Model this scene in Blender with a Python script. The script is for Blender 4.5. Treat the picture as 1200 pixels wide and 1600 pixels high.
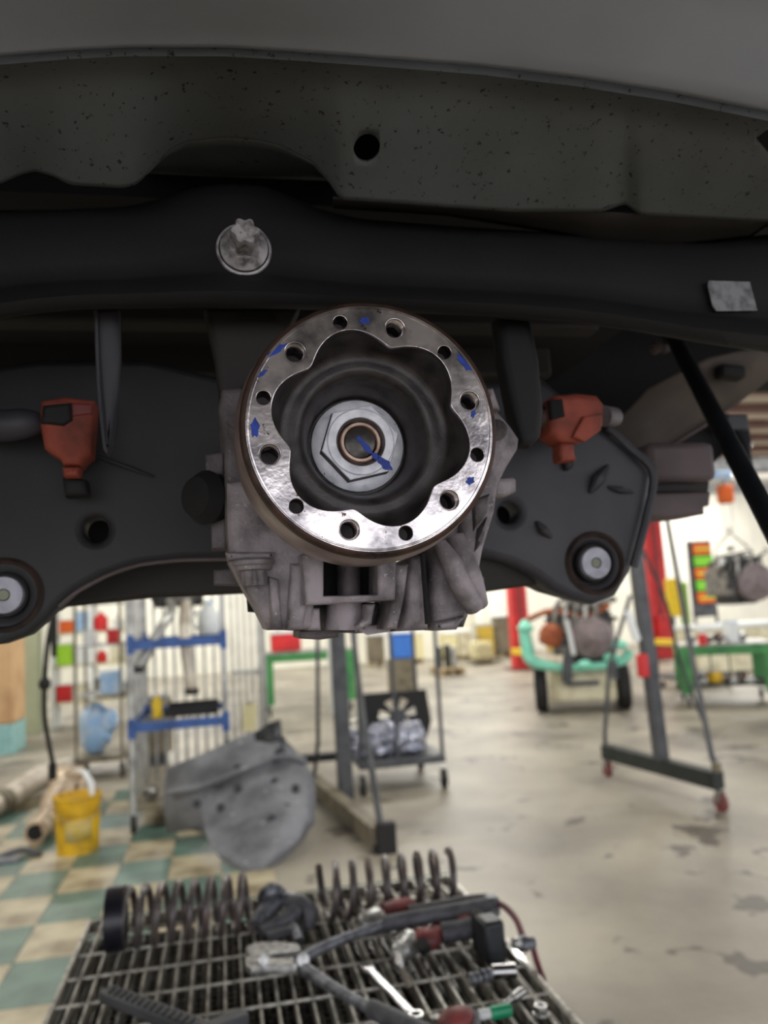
import bpy, bmesh, math, random
from mathutils import Vector, Matrix, noise
random.seed(7)
PI = math.pi
scene = bpy.context.scene
for o in list(bpy.data.objects): bpy.data.objects.remove(o)

# ------------------------------------------------------------------ camera
FPX = 1250.0
cam_d = bpy.data.cameras.new('camera'); cam = bpy.data.objects.new('camera', cam_d)
scene.collection.objects.link(cam); scene.camera = cam
CAM = Vector((0, 0, 1.4))
R3 = (Matrix.Rotation(math.radians(-11.7), 3, 'Z') @ Matrix.Rotation(math.radians(96.8), 3, 'X') @ Matrix.Rotation(math.radians(-3.3), 3, 'Z'))
cam.matrix_world = Matrix.Translation(CAM) @ R3.to_4x4()
cam_d.sensor_fit = 'VERTICAL'; cam_d.sensor_height = 34.6; cam_d.lens = 34.6*FPX/1600
cam_d.clip_start = .02; cam_d.clip_end = 200
cam_d.dof.use_dof = True; cam_d.dof.focus_distance = .405; cam_d.dof.aperture_fstop = 7.6

# ------------------------------------------------------------------ light
world = bpy.data.worlds.new('world'); scene.world = world; world.use_nodes = True
bg = world.node_tree.nodes['Background']
bg.inputs[0].default_value = (.93, .94, 1, 1); bg.inputs[1].default_value = 2.1
scene.view_settings.view_transform = 'Standard'; scene.view_settings.look = 'None'
scene.view_settings.exposure = 0.32; scene.view_settings.gamma = 1.0
LAMP_W = 165.0
LAMP_SPOTS = [(-4, 4), (1.5, 4.2), (7, 4), (-4, 9.5), (2.5, 9.5), (8.5, 9.5), (-3, 15.5), (4, 15.5), (10.5, 15.5), (-1, 19.2), (6.5, 19.2), (13, 19.2), (-2.5, -1.6), (2.2, -2.2)]  # the row nearest the back wall is added to brighten that wall

# ------------------------------------------------------------------ helpers
def ray(px, py): return R3 @ Vector(((px-600)/FPX, (800-py)/FPX, -1))
def V(px, py, Y):
    d = ray(px, py); return CAM + d*(Y/d.y)
def PZ(px, py, z=0.0):
    d = ray(px, py); return CAM + d*((z-CAM.z)/d.z)
def lin(c):
    c /= 255.0
    return c/12.92 if c <= .04045 else ((c+.055)/1.055)**2.4
def RGB(r, g, b): return (lin(r), lin(g), lin(b), 1)
def mat(name, col, rough=.6, metal=0.0, var=.25, scale=30, bump=0.0, bscale=120, col2=None, spots=None, coat=0, emit=0, trans=0, lo=.42, hi=.68, det=6):
    m = bpy.data.materials.new(name); m.use_nodes = True
    n = m.node_tree.nodes; l = m.node_tree.links; b = n['Principled BSDF']
    tc = n.new('ShaderNodeTexCoord'); no = n.new('ShaderNodeTexNoise')
    no.inputs['Scale'].default_value = scale; no.inputs['Detail'].default_value = det
    l.new(tc.outputs['Object'], no.inputs['Vector'])
    mix = n.new('ShaderNodeMix'); mix.data_type = 'RGBA'
    mr = n.new('ShaderNodeMapRange'); mr.inputs[1].default_value = lo; mr.inputs[2].default_value = hi
    l.new(no.outputs['Fac'], mr.inputs[0]); l.new(mr.outputs[0], mix.inputs[0])
    c1 = RGB(*col); c2 = RGB(*col2) if col2 else tuple([x*(1-var) for x in c1[:3]])+(1,)
    mix.inputs[6].default_value = c1; mix.inputs[7].default_value = c2
    out = mix.outputs[2]
    if spots:   # (colour, scale, density)
        vo = n.new('ShaderNodeTexNoise'); vo.inputs['Scale'].default_value = spots[1]; vo.inputs['Detail'].default_value = 3; vo.inputs['Roughness'].default_value = .65
        l.new(tc.outputs['Object'], vo.inputs['Vector'])
        r2 = n.new('ShaderNodeMapRange'); r2.inputs[1].default_value = spots[2]; r2.inputs[2].default_value = spots[2]+.04
        l.new(vo.outputs['Fac'], r2.inputs[0])
        m2 = n.new('ShaderNodeMix'); m2.data_type = 'RGBA'; m2.inputs[7].default_value = RGB(*spots[0])
        l.new(out, m2.inputs[6]); l.new(r2.outputs[0], m2.inputs[0]); out = m2.outputs[2]
    l.new(out, b.inputs['Base Color'])
    b.inputs['Roughness'].default_value = rough; b.inputs['Metallic'].default_value = metal
    if coat: b.inputs['Coat Weight'].default_value = coat
    if trans: b.inputs['Transmission Weight'].default_value = trans
    if emit:
        b.inputs['Emission Color'].default_value = c1; b.inputs['Emission Strength'].default_value = emit
    if bump:
        bn = n.new('ShaderNodeTexNoise'); bn.inputs['Scale'].default_value = bscale; bn.inputs['Detail'].default_value = 4
        l.new(tc.outputs['Object'], bn.inputs['Vector'])
        bp = n.new('ShaderNodeBump'); bp.inputs['Strength'].default_value = bump; bp.inputs['Distance'].default_value = .5/bscale
        l.new(bn.outputs['Fac'], bp.inputs['Height']); l.new(bp.outputs[0], b.inputs['Normal'])
    return m

class MB:
    def __init__(s): s.bm = bmesh.new()
    def _x(s, vs, M):
        for v in vs: v.co = M @ v.co
    def box(s, c, sz, rot=None):
        r = bmesh.ops.create_cube(s.bm, size=1)
        M = Matrix.Translation(c) @ (rot.to_4x4() if rot else Matrix()) @ Matrix.Diagonal((sz[0], sz[1], sz[2], 1))
        s._x(r['verts'], M); return s
    def bx(s, a, b):
        a = Vector(a); b = Vector(b); d = b-a
        return s.box((a+b)/2, (abs(d.x), abs(d.y), abs(d.z)))
    def bar(s, a, b, w, t=None, up=(0, 0, 1)):      # square bar between two points
        a = Vector(a); b = Vector(b); d = b-a; L = d.length; z = d/L; u = Vector(up)
        if abs(z.dot(u)) > .98: u = Vector((0, 1, 0))
        x = z.cross(u).normalized(); y = x.cross(z).normalized()*1
        return s.box((a+b)/2, (w, t or w, L), Matrix((x, y, z)).transposed())
    def cyl(s, a, b, r0, r1=None, n=16, cap=True):
        a = Vector(a); b = Vector(b); d = b-a; r1 = r0 if r1 is None else r1
        r = bmesh.ops.create_cone(s.bm, cap_ends=cap, segments=n, radius1=r0, radius2=r1, depth=d.length)
        s._x(r['verts'], Matrix.Translation((a+b)/2) @ d.to_track_quat('Z', 'Y').to_matrix().to_4x4()); return s
    def ball(s, c, r, seg=12, jit=0, rot=None):
        if not hasattr(r, '__len__'): r = (r, r, r)
        q = bmesh.ops.create_uvsphere(s.bm, u_segments=seg, v_segments=max(6, seg//2+2), radius=1)
        for v in q['verts']:
            if jit: v.co *= 1+jit*noise.noise(v.co*2.2+Vector(c)*3)
        s._x(q['verts'], Matrix.Translation(c) @ (rot.to_4x4() if rot else Matrix()) @ Matrix.Diagonal((r[0], r[1], r[2], 1))); return s
    def tube(s, pts, r, n=8, sm=4, closed=False, rs=None):
        P = [Vector(p) for p in pts]
        if sm and len(P) > 2:
            Q = []; W = []; m = len(P); last = m if closed else m-1
            for i in range(last):
                if closed: p0, p1, p2, p3 = P[i-1], P[i], P[(i+1) % m], P[(i+2) % m]
                else: p0, p1, p2, p3 = P[max(i-1, 0)], P[i], P[i+1], P[min(i+2, m-1)]
                for k in range(sm):
                    t = k/sm
                    Q.append(.5*((2*p1)+(p2-p0)*t+(2*p0-5*p1+4*p2-p3)*t*t+(3*p1-p0-3*p2+p3)*t**3))
                    if rs: W.append(rs[i]*(1-t)+rs[(i+1) % m]*t)
            if not closed:
                Q.append(P[-1])
                if rs: W.append(rs[-1])
            P = Q; rs = W if rs else None
        rings = []; prev = None; m = len(P)
        for i, p in enumerate(P):
            t = ((P[(i+1) % m] if closed or i < m-1 else p)-(P[i-1] if closed or i > 0 else p)).normalized()
            if prev is None:
                u = Vector((0, 0, 1)) if abs(t.z) < .9 else Vector((1, 0, 0)); x = t.cross(u).normalized()
            else: x = (prev-t*prev.dot(t)).normalized()
            prev = x; y = t.cross(x); rr = rs[i] if rs else r
            rings.append([s.bm.verts.new(p+x*rr*math.cos(a)+y*rr*math.sin(a)) for a in [2*PI*k/n for k in range(n)]])
        for i in range(m if closed else m-1):
            A = rings[i]; B = rings[(i+1) % m]
            for k in range(n): s.bm.faces.new((A[k], A[(k+1) % n], B[(k+1) % n], B[k]))
        if not closed:
            s.bm.faces.new(rings[0][::-1]); s.bm.faces.new(rings[-1])
        return s
    def lathe(s, prof, o, ax, n=48, cap=True, rfun=None):   # prof: (radius, distance along axis)
        o = Vector(o); M = Vector(ax).normalized().to_track_quat('Z', 'Y').to_matrix()
        if tuple(ax) == (0, -1, 0): M = Matrix(((1, 0, 0), (0, 0, -1), (0, 1, 0)))
        rings = []
        for j, (r, h) in enumerate(prof):
            rings.append([s.bm.verts.new(o+M @ Vector(((r if not rfun else rfun(j, a, r))*math.cos(a), (r if not rfun else rfun(j, a, r))*math.sin(a), h))) for a in [2*PI*k/n for k in range(n)]])
        for A, B in zip(rings, rings[1:]):
            for k in range(n): s.bm.faces.new((A[k], A[(k+1) % n], B[(k+1) % n], B[k]))
        if cap:
            if prof[0][0] > 0: s.bm.faces.new(rings[0][::-1])
            if prof[-1][0] > 0: s.bm.faces.new(rings[-1])
        return s
    def add(s, me, M):
        b2 = bmesh.new(); b2.from_mesh(me); b2.transform(M); t = bpy.data.meshes.new('t'); b2.to_mesh(t); b2.free()
        s.bm.from_mesh(t); bpy.data.meshes.remove(t); return s
    def outline(s, polys, th, M, bev=0):            # filled outline with holes, extruded; first outline outer
        cu = bpy.data.curves.new('c', 'CURVE'); cu.dimensions = '2D'; cu.fill_mode = 'BOTH'
        cu.extrude = max(th/2-bev, .00001); cu.bevel_depth = bev; cu.bevel_resolution = 2; cu.offset = -bev
        for pl in polys:
            sp = cu.splines.new('POLY'); sp.points.add(len(pl)-1)
            for p, q in zip(sp.points, pl): p.co = (q[0], q[1], 0, 1)
            sp.use_cyclic_u = True
        ob = bpy.data.objects.new('c', cu); scene.collection.objects.link(ob)
        dg = bpy.context.evaluated_depsgraph_get(); me = bpy.data.meshes.new_from_object(ob.evaluated_get(dg))
        s.add(me, M); bpy.data.objects.remove(ob); bpy.data.curves.remove(cu); bpy.data.meshes.remove(me); return s
    def plate(s, polys, Y, th, bev=0):              # polys in world (x, z); front face at y = Y, body behind it
        M = Matrix(((1, 0, 0, 0), (0, 0, -1, Y+th/2), (0, 1, 0, 0), (0, 0, 0, 1)))
        return s.outline(polys, th, M, bev)
    def platepx(s, pts, Y, th, bev=0, holes=()):    # pts as seen in the photograph, laid on the plane y = Y
        f = lambda L: [(lambda v: (v.x, v.z))(V(a, b, Y)) for a, b in L]
        return s.plate([f(pts)]+[f(h) for h in holes], Y, th, bev)
    def flat(s, pts, z, th, bev=0):                 # horizontal outline
        return s.outline([pts], th, Matrix.Translation((0, 0, z)), bev)
    def loft(s, rows):
        R = [[s.bm.verts.new(p) for p in r] for r in rows]
        for A, B in zip(R, R[1:]):
            for k in range(len(A)-1): s.bm.faces.new((A[k], A[k+1], B[k+1], B[k]))
        return s
    def build(s, name, m, root=None, bevel=0, smooth=40, label=None, solid=0, sub=0):
        bmesh.ops.recalc_face_normals(s.bm, faces=s.bm.faces)
        me = bpy.data.meshes.new(name); 
        off = Vector((0, 0, 0)); r = root
        while r is not None: off += r.location; r = r.parent
        if root is None: 
            vs = s.bm.verts[:]
            lo = Vector([min(v.co[i] for v in vs) for i in range(3)]); hi = Vector([max(v.co[i] for v in vs) for i in range(3)])
            off = Vector(((lo.x+hi.x)/2, (lo.y+hi.y)/2, lo.z))
        for v in s.bm.verts: v.co -= off
        s.bm.to_mesh(me); s.bm.free()
        if smooth:
            for p in me.polygons: p.use_smooth = True
            me.set_sharp_from_angle(angle=math.radians(smooth))
        me.materials.append(m)
        o = bpy.data.objects.new(name, me); scene.collection.objects.link(o)
        if root is None: o.location = off
        else: o.parent = root
        if solid:
            d = o.modifiers.new('solid', 'SOLIDIFY'); d.thickness = solid; d.offset = 0
        if bevel:
            d = o.modifiers.new('bevel', 'BEVEL'); d.width = bevel; d.segments = 2; d.limit_method = 'ANGLE'; d.angle_limit = .6
        if sub:
            d = o.modifiers.new('sub', 'SUBSURF'); d.levels = sub; d.render_levels = sub
        if label: o['label'] = label
        return o
def tag(o, label, cat, group=None, kind=None):
    if label: o['label'] = label
    if cat: o['category'] = cat
    if group: o['group'] = group
    if kind: o['kind'] = kind
    return o
def struct(o): o['kind'] = 'structure'; return o
def thing(name, label, cat, loc, group=None):
    o = bpy.data.objects.new(name, None); o.empty_display_size = .05; scene.collection.objects.link(o)
    o.location = loc; return tag(o, label, cat, group)
def copy_tree(o, loc=None, label=None, parent=None):
    c = o.copy(); scene.collection.objects.link(c); c.parent = parent
    if loc is not None: c.location = loc
    if label: c['label'] = label
    for ch in o.children: copy_tree(ch, parent=c)
    return c
def disc(cx, cz, r, n=32, a0=0, ry=None): return [(cx+r*math.cos(a0+2*PI*k/n), cz+(ry or r)*math.sin(a0+2*PI*k/n)) for k in range(n)]
def cut(o, cutter):
    d = o.modifiers.new('cut', 'BOOLEAN'); d.object = cutter; d.operation = 'DIFFERENCE'; d.solver = 'EXACT'
    dg = bpy.context.evaluated_depsgraph_get(); me = bpy.data.meshes.new_from_object(o.evaluated_get(dg))
    o.modifiers.clear(); o.data = me; bpy.data.objects.remove(cutter)
    return o
def interp(L, x):
    if x <= L[0][0]: return L[0][1]
    for (a, p), (b, q) in zip(L, L[1:]):
        if x <= b:
            t = (x-a)/(b-a); return p+(q-p)*t
    return L[-1][1]
def smoothed(L, x, w=9):
    return sum(interp(L, x+d*w/2) for d in (-2, -1, 0, 1, 2))/5

# ------------------------------------------------------------------ materials
M = {}
M['concrete'] = mat('concrete_floor', (160, 153, 138), .45, 0, scale=1.1, col2=(104, 99, 90), bump=.15, bscale=30, spots=((86, 80, 72), 2.6, .60), lo=.35, hi=.7, det=10)
M['tile_green'] = mat('tile_green', (92, 120, 108), .4, 0, scale=5, col2=(70, 92, 84), bump=.05)
M['tile_cream'] = mat('tile_cream', (180, 170, 142), .4, 0, scale=4, col2=(118, 104, 80), bump=.05)
M['wall'] = mat('painted_wall', (236, 234, 220), .8, 0, var=.08, scale=2)
M['wall_rib'] = mat('wall_rib', (238, 236, 224), .8, 0, var=.05, scale=2)
M['ceil'] = mat('insulation', (205, 196, 180), .9, 0, var=.1, scale=2)
M['purlin'] = mat('purlin', (106, 74, 62), .7, 0, var=.2, scale=3)
M['body'] = mat('body_paint', (164, 168, 176), .42, 0, scale=9, col2=(150, 154, 162), lo=.35, hi=.75, bump=.08, bscale=500)
M['body_in'] = mat('shaded_speckled_body', (90, 93, 94), .6, 0, scale=12, col2=(72, 75, 73), spots=((26, 25, 24), 240, .63), lo=.35, hi=.75, bump=.2, bscale=600)  # body paint darkened for the shade below the crease; speckles are real
M['body_dark'] = mat('dusty_underbody', (104, 95, 88), .8, 0, scale=14, col2=(82, 75, 72))
M['black_sat'] = mat('black_frame_paint', (19, 18, 20), .7, 0, scale=22, col2=(28, 26, 27), lo=.45, hi=.85, bump=.1, bscale=300)
M['black_sat2'] = mat('worn_black_steel', (58, 57, 63), .55, 0, scale=18, col2=(74, 71, 74), lo=.4, hi=.85, bump=.08, bscale=300)
M['black_plate'] = mat('shaded_black_plate', (40, 41, 44), .6, 0, scale=14, col2=(52, 51, 52), lo=.4, hi=.85, bump=.08, bscale=300)  # darker copy of the right plate's steel, left side shade in its colour
M['cavity'] = mat('shade_and_part_black', (20, 19, 20), .85, 0)  # near black for dark parts; behind holes and gaps it paints the shade
M['brown_black'] = mat('dusty_black_sheet', (44, 40, 36), .7, 0, scale=12, col2=(40, 36, 34))
M['rubber'] = mat('black_rubber', (26, 25, 26), .7, 0, var=.2, scale=60)
M['cast'] = mat('cast_aluminium', (160, 151, 155), .6, .25, scale=45, col2=(84, 79, 80), bump=.5, bscale=420, spots=((168, 164, 162), 330, .64))
M['cast_dark'] = mat('dark_cast_aluminium', (112, 104, 106), .6, .2, scale=45, col2=(58, 53, 53), bump=.5, bscale=420, spots=((124, 120, 118), 330, .66))  # darker, mottled copy of cast, also used on the hub nut
M['flange_side'] = mat('flange_side', (168, 148, 144), .36, .45, scale=24, col2=(104, 88, 82), bump=.05)
M['flange_edge'] = mat('rusty_edge', (74, 52, 42), .5, .5, scale=80, col2=(34, 24, 20), bump=.2, bscale=600)
M['rim'] = mat('machined_steel', (226, 218, 218), .2, 1, scale=70, col2=(130, 126, 128), spots=((70, 52, 40), 190, .67), bump=.07, bscale=300)
M['dish'] = mat('greasy_black_steel', (66, 60, 60), .4, .2, scale=90, col2=(34, 31, 31), bump=.3, bscale=900, spots=((88, 82, 78), 700, .73))
M['nut'] = mat('zinc_nut', (246, 246, 252), .45, .1, scale=120, col2=(214, 214, 224), bump=.15, bscale=800, spots=((96, 92, 92), 500, .7))
M['brass'] = mat('shaft_ring', (204, 176, 160), .35, .7, scale=90, col2=(150, 120, 104))
M['shaft'] = mat('shaft_face', (96, 92, 90), .32, .9, scale=60, col2=(44, 42, 40), lo=.4, hi=.6)
M['blue'] = mat('blue_paint', (20, 60, 168), .5, 0, scale=300, col2=(16, 44, 120))
M['hole'] = mat('hole_wall', (92, 84, 80), .35, .8, scale=200, col2=(40, 34, 32))
M['bolt'] = mat('zinc_bolt', (196, 192, 194), .55, .4, scale=160, col2=(112, 106, 106), bump=.2, bscale=700)
M['label'] = mat('dusty_label', (150, 150, 154), .8, 0, scale=110, col2=(98, 98, 102), bump=.1)
M['orange_cap'] = mat('orange_damper', (160, 76, 58), .7, 0, scale=45, col2=(92, 46, 38), lo=.42, hi=.75)
M['bush'] = mat('bushing_metal', (176, 176, 186), .5, .3, scale=100, col2=(150, 150, 160))
M['bushbolt'] = mat('greenish_bore', (150, 156, 134), .6, .1)
M['rustring'] = mat('rusty_rubber', (62, 46, 40), .8, 0, scale=80, col2=(34, 29, 28))
M['greybox'] = mat('dusty_grey_steel', (104, 92, 93), .7, 0, scale=16, col2=(84, 74, 73))
M['rod'] = mat('dark_rod', (34, 37, 42), .45, .1)
M['steel'] = mat('bright_steel', (176, 176, 172), .35, .7, scale=9, col2=(128, 128, 124))
M['chrome'] = mat('chrome', (190, 190, 190), .25, 1, var=.1)
M['greysteel'] = mat('grey_painted_steel', (82, 84, 88), .5, .2, scale=8, col2=(58, 60, 64))
M['darksteel'] = mat('dark_green_black_steel', (46, 52, 50), .5, .2, scale=8, col2=(30, 34, 34))
M['tan_steel'] = mat('dusty_steel_leg', (124, 116, 96), .6, .1, scale=8, col2=(96, 88, 74))
M['green'] = mat('green_paint', (66, 140, 74), .5, 0, scale=6, col2=(44, 112, 60))
M['dgreen'] = mat('dark_green_paint', (40, 84, 56), .55, 0)
M['blueshelf'] = mat('blue_shelf', (52, 88, 152), .5, 0, scale=6, col2=(36, 66, 120))
M['bluebin'] = mat('blue_bin', (60, 120, 210), .6, 0)
M['lblue'] = mat('light_blue_plastic', (150, 190, 232), .4, 0, scale=9, col2=(204, 218, 232))
M['red'] = mat('red_paint', (214, 38, 40), .45, 0, scale=4, col2=(180, 28, 32))
M['dred'] = mat('dull_red', (132, 60, 58), .55, 0, scale=30, col2=(92, 50, 50))
M['yellow'] = mat('yellow_plastic', (222, 178, 24), .5, 0, scale=9, col2=(176, 136, 28), spots=((120, 100, 60), 14, .64))
M['yellowl'] = mat('worn_label', (190, 172, 110), .6, 0, scale=20, col2=(205, 170, 50))
M['yellow2'] = mat('yellow_paint', (232, 196, 40), .6, 0)
M['orange'] = mat('orange_fabric', (240, 110, 40), .7, 0)
M['lime'] = mat('lime_fabric', (176, 230, 60), .7, 0)
M['grass'] = mat('bright_green_fabric', (120, 208, 60), .7, 0)
M['mint'] = mat('mint_paint', (140, 220, 194), .5, 0, scale=8, col2=(112, 196, 170))
M['cream'] = mat('cream_paint', (214, 208, 180), .55, 0, scale=6, col2=(178, 168, 138))
M['columng'] = mat('sage_column', (166, 172, 144), .6, 0, var=.12, scale=3)
M['wood'] = mat('tan_board', (214, 176, 130), .7, 0, scale=3, col2=(186, 146, 104))
M['pale_wood'] = mat('pallet_wood', (176, 158, 124), .8, 0, scale=8, col2=(140, 122, 92))
M['white'] = mat('white_plastic', (228, 232, 232), .5, 0, var=.08)
M['paper'] = mat('cream_paper', (232, 224, 176), .8, 0, var=.05)
M['grey_plastic'] = mat('scuffed_grey_plastic', (122, 124, 130), .6, 0, scale=5, col2=(76, 78, 83), spots=((166, 166, 170), 22, .66), lo=.35, hi=.7, bump=.2, bscale=30)
M['engine'] = mat('engine_aluminium', (140, 136, 130), .5, .4, scale=14, col2=(88, 84, 80), bump=.3, bscale=60)
M['engine_dark'] = mat('engine_black', (48, 48, 50), .55, .1, scale=20, col2=(72, 70, 68))
M['rust'] = mat('rusty_manifold', (168, 92, 56), .7, .1, scale=20, col2=(116, 62, 42))
M['disc'] = mat('bell_housing_grey', (134, 122, 122), .5, .3, scale=12, col2=(108, 98, 100))
M['exhaust'] = mat('exhaust_pipe', (196, 176, 150), .45, .4, scale=9, col2=(138, 116, 92), spots=((92, 72, 56), 20, .62))
M['exhaust_w'] = mat('pale_exhaust', (206, 198, 184), .5, .3, scale=7, col2=(160, 148, 130))
M['foil'] = mat('crumpled_film', (186, 190, 204), .2, .6, scale=12, col2=(120, 124, 140), bump=.6, bscale=30)
M['grate'] = mat('oily_grating', (196, 192, 180), .3, .2, scale=60, col2=(104, 100, 94), bump=.2, bscale=300, coat=.6)
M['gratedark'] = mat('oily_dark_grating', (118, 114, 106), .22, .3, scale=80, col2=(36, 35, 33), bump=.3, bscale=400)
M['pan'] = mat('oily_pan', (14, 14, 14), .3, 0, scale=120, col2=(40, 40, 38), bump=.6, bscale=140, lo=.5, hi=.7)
M['spring'] = mat('spring_paint', (84, 78, 77), .36, .2, scale=40, col2=(112, 94, 86), lo=.45, hi=.8)
M['springblack'] = mat('spring_seat', (28, 28, 36), .35, .1)
M['tool_silver'] = mat('worn_tool_steel', (206, 206, 204), .35, .7, scale=90, col2=(120, 120, 118), bump=.2, bscale=500)
M['tool_grey'] = mat('tool_grey', (124, 126, 133), .45, .4, scale=60, col2=(66, 68, 72))
M['grip'] = mat('dark_grip', (66, 66, 71), .6, 0, scale=50, col2=(92, 92, 97))
M['screwgreen'] = mat('green_handle', (30, 150, 104), .35, 0)
M['hosered'] = mat('dull_red_hose', (108, 52, 62), .6, 0)
M['lamp'] = mat('lamp_tube', (255, 250, 240), .5, 0, var=0, emit=6)
M['teal'] = mat('pale_teal', (150, 200, 200), .5, 0)

# ------------------------------------------------------------------ the building
floor = MB().bx((-16, -9, -.1), (24, 24, 0)).build('floor', M['concrete'], smooth=0); struct(floor)
tp = .285; tq = .43; meshes = {}
for key in ('tile_green', 'tile_cream'):
    b = MB().box((0, 0, 0), (tp-.004, tq-.004, .012)); o = b.build('floor_tile', M[key], smooth=0); meshes[key] = o.data; bpy.data.objects.remove(o)
for i in range(-9, 1):
    for j in range(0, 12):
        x = .23+(i-.5)*tp+.0; y = 2.30+j*tq
        if x < -.33 and x > -2.4 or (x > -.4 and y < 6.3):
            key = 'tile_green' if (i+j) % 2 == 0 else 'tile_cream'
            o = bpy.data.objects.new('floor_tile', meshes[key]); scene.collection.objects.link(o); o.parent = floor
            o.location = Vector((x, y, -.001+random.uniform(-.0006, .0006)))-floor.location
            o.rotation_euler.z = random.uniform(-.004, .004)
for o in list(floor.children): 
    if o.data.vertices: pass
WZ = 4.6
w = MB().bx((-16, 21, 0), (24, 21.2, WZ)).build('wall_back', M['wall'], smooth=0); struct(w)
b = MB()
for k in range(134): b.box((-15.9+k*.3, 20.992, WZ/2), (.05, .016, WZ))
r = b.build('rib', M['wall_rib'], w, smooth=0); r['kind'] = 'stuff'
for k, x in enumerate((6.7, 12.2, 17.7)):
    MB().bx((x-.12, 20.6, 0), (x+.12, 20.9, WZ)).build('column', M['wall_rib'], w, bevel=.01)
MB().bx((-16, 20.86, WZ-.42), (24, 20.94, WZ-.2)).build('trim', M['steel'], w, smooth=0)
w = MB().bx((-9.2, -9, 0), (-9, 21, WZ)).build('wall_left', M['wall'], smooth=0); struct(w)
c = MB().bx((-16, -9, WZ+.35), (24, 24, WZ+.5)).build('ceiling', M['ceil'], smooth=0); struct(c)
for k in range(14):
    MB().bx((-16, 2.5+k*1.38, WZ+.2), (24, 2.78+k*1.38, WZ+.35)).build('purlin', M['purlin'], c, smooth=0)
for i, (x, y) in enumerate(LAMP_SPOTS):
    side = 'near the left wall' if x < 0 else 'over mid floor' if x < 7 else 'toward the right'
    deep = 'behind the car' if y < 0 else 'first beyond the car' if y < 5 else 'second beyond the car' if y < 12 else 'third beyond the car' if y < 17 else 'added to light the far wall'
    t = thing('ceiling_light', f'white tube lamp under the beams {side}, {deep}', 'lamp', (x, y, WZ-.12), 'tube lamps under the ceiling')
    MB().bx((x-1.1, y-.1, WZ-.1), (x+1.1, y+.1, WZ-.04)).build('housing', M['white'], t, bevel=.01)
    for s in (-.05, .05): MB().cyl((x-1.05, y+s, WZ-.12), (x+1.05, y+s, WZ-.12), .014, n=8).build('tube', M['lamp'], t)
    for s in (-.9, .9): MB().cyl((x+s, y, WZ-.04), (x+s, y, WZ+.36), .008, n=6).build('hanger', M['steel'], t)
    ld = bpy.data.lights.new('lamp_light', 'AREA'); ld.shape = 'RECTANGLE'; ld.size = 2.1; ld.size_y = .25; ld.energy = LAMP_W*(.38 if y < 5 else .8 if y < 12 else .95); ld.color = (1, .985, .94)
    lo = bpy.data.objects.new('lamp_light', ld); scene.collection.objects.link(lo); lo.parent = t; lo.location = (0, 0, -.06)
# sage green steel column and tan board at the left
p = PZ(38, 1150)
MB().bx((p.x-.22, p.y, 0), (p.x+.17, p.y+.3, WZ+.1)).build('trim_1', M['columng'], bevel=.01)['kind'] = 'structure'
bpy.data.objects['trim_1'].name = 'trim_1'
p = PZ(9, 1180)
t = thing('storage_cabinet', 'tan board cabinet side with a pale blue green foot at the left edge', 'cabinet', (p.x-.55, p.y+.3, 0))
MB().bx((p.x-1.1, p.y, .34), (p.x+.07, p.y+.6, 1.5)).build('body', M['wood'], t, bevel=.01)
MB().bx((p.x-1.1, p.y-.01, 0), (p.x+.075, p.y+.6, .33)).build('plinth', M['teal'], t, bevel=.01)

# ------------------------------------------------------------------ vehicle body above
car = thing('car_body', 'grey speckled car underbody panel with a creased edge and an oval hole', 'car body', (0.15, .5, 1.6))
crease = [(-400, 118), (0, 84), (100, 76), (200, 71), (350, 71), (450, 77), (600, 88), (750, 100), (900, 118), (1050, 142), (1200, 172), (1600, 270)]
lower = [(-400, 300), (0, 286), (30, 272), (55, 266), (85, 275), (110, 288), (190, 293), (212, 288), (232, 268), (262, 236), (290, 221), (350, 215), (400, 218), (440, 228), (490, 254), (515, 283), (533, 311), (600, 315), (700, 323), (800, 330), (940, 330), (978, 317), (1000, 335), (1200, 345), (1600, 360)]
xs = [-350+k*8 for k in range(238)]
def crow(fy, Y): return [V(x, fy(x), Y) for x in xs]
rows = []
for z, Y in ((1.60, -.62), (1.66, -.5), (1.70, -.3), (1.715, -.1), (1.71, .1), (1.70, .22)):  # unseen rows overhead, bent over the camera to cut the light
    rows.append([Vector((V(x, 0, .34).x*1.0, Y, z)) for x in xs])
rows.append(crow(lambda x: -75, .315)); rows.append(crow(lambda x: 0+x*.01, .345)); rows.append(crow(lambda x: smoothed(crease, x)-30, .368))
rows.append(crow(lambda x: smoothed(crease, x)-6, .378)); rows.append(crow(lambda x: smoothed(crease, x)+3, .382)); rows.append(crow(lambda x: smoothed(crease, x)+16, .382))
for t in (.15, .3, .45, .6, .75, .88, .96, 1): rows.append(crow(lambda x: smoothed(crease, x)*(1-t)+smoothed(lower, x, 5)*t+8*math.sin(PI*t)-0, .385+.075*t))
MB().loft(rows[:11]).build('body_panel', M['body'], car, solid=.0016, smooth=60)
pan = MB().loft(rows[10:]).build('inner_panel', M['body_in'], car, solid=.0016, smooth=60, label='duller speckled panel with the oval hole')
xl, xr = rows[0][0].x, rows[0][-1].x
MB().bx((-2.3, -.62, 1.70), (xl, .55, 1.73)).build('side_light_blocker', M['body'], car)  # unseen plates added either side to stop light pouring round the body
MB().bx((xr, -.62, 1.70), (xr+1.4, .55, 1.73)).build('side_light_blocker', M['body'], car)
MB().bx((-2.3, -.5, 1.79), (2.0, 1.4, 1.81)).build('light_cover_plate', M['cavity'], car)  # added plate, keeps ceiling light out and the panel openings dark
MB().bx((-2.3, .30, 1.45), (xl-.06, .5, 1.70)).build('left_light_blocker', M['body'], car, bevel=.03)  # box added low on the left to block light from the lamps there
c0 = V(574, 247, .43)
cutter = MB().cyl((c0.x, c0.y, c0.z-.03), (c0.x, c0.y, c0.z+.03), .0078, n=32).build('cutter', M['cavity'])
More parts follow.
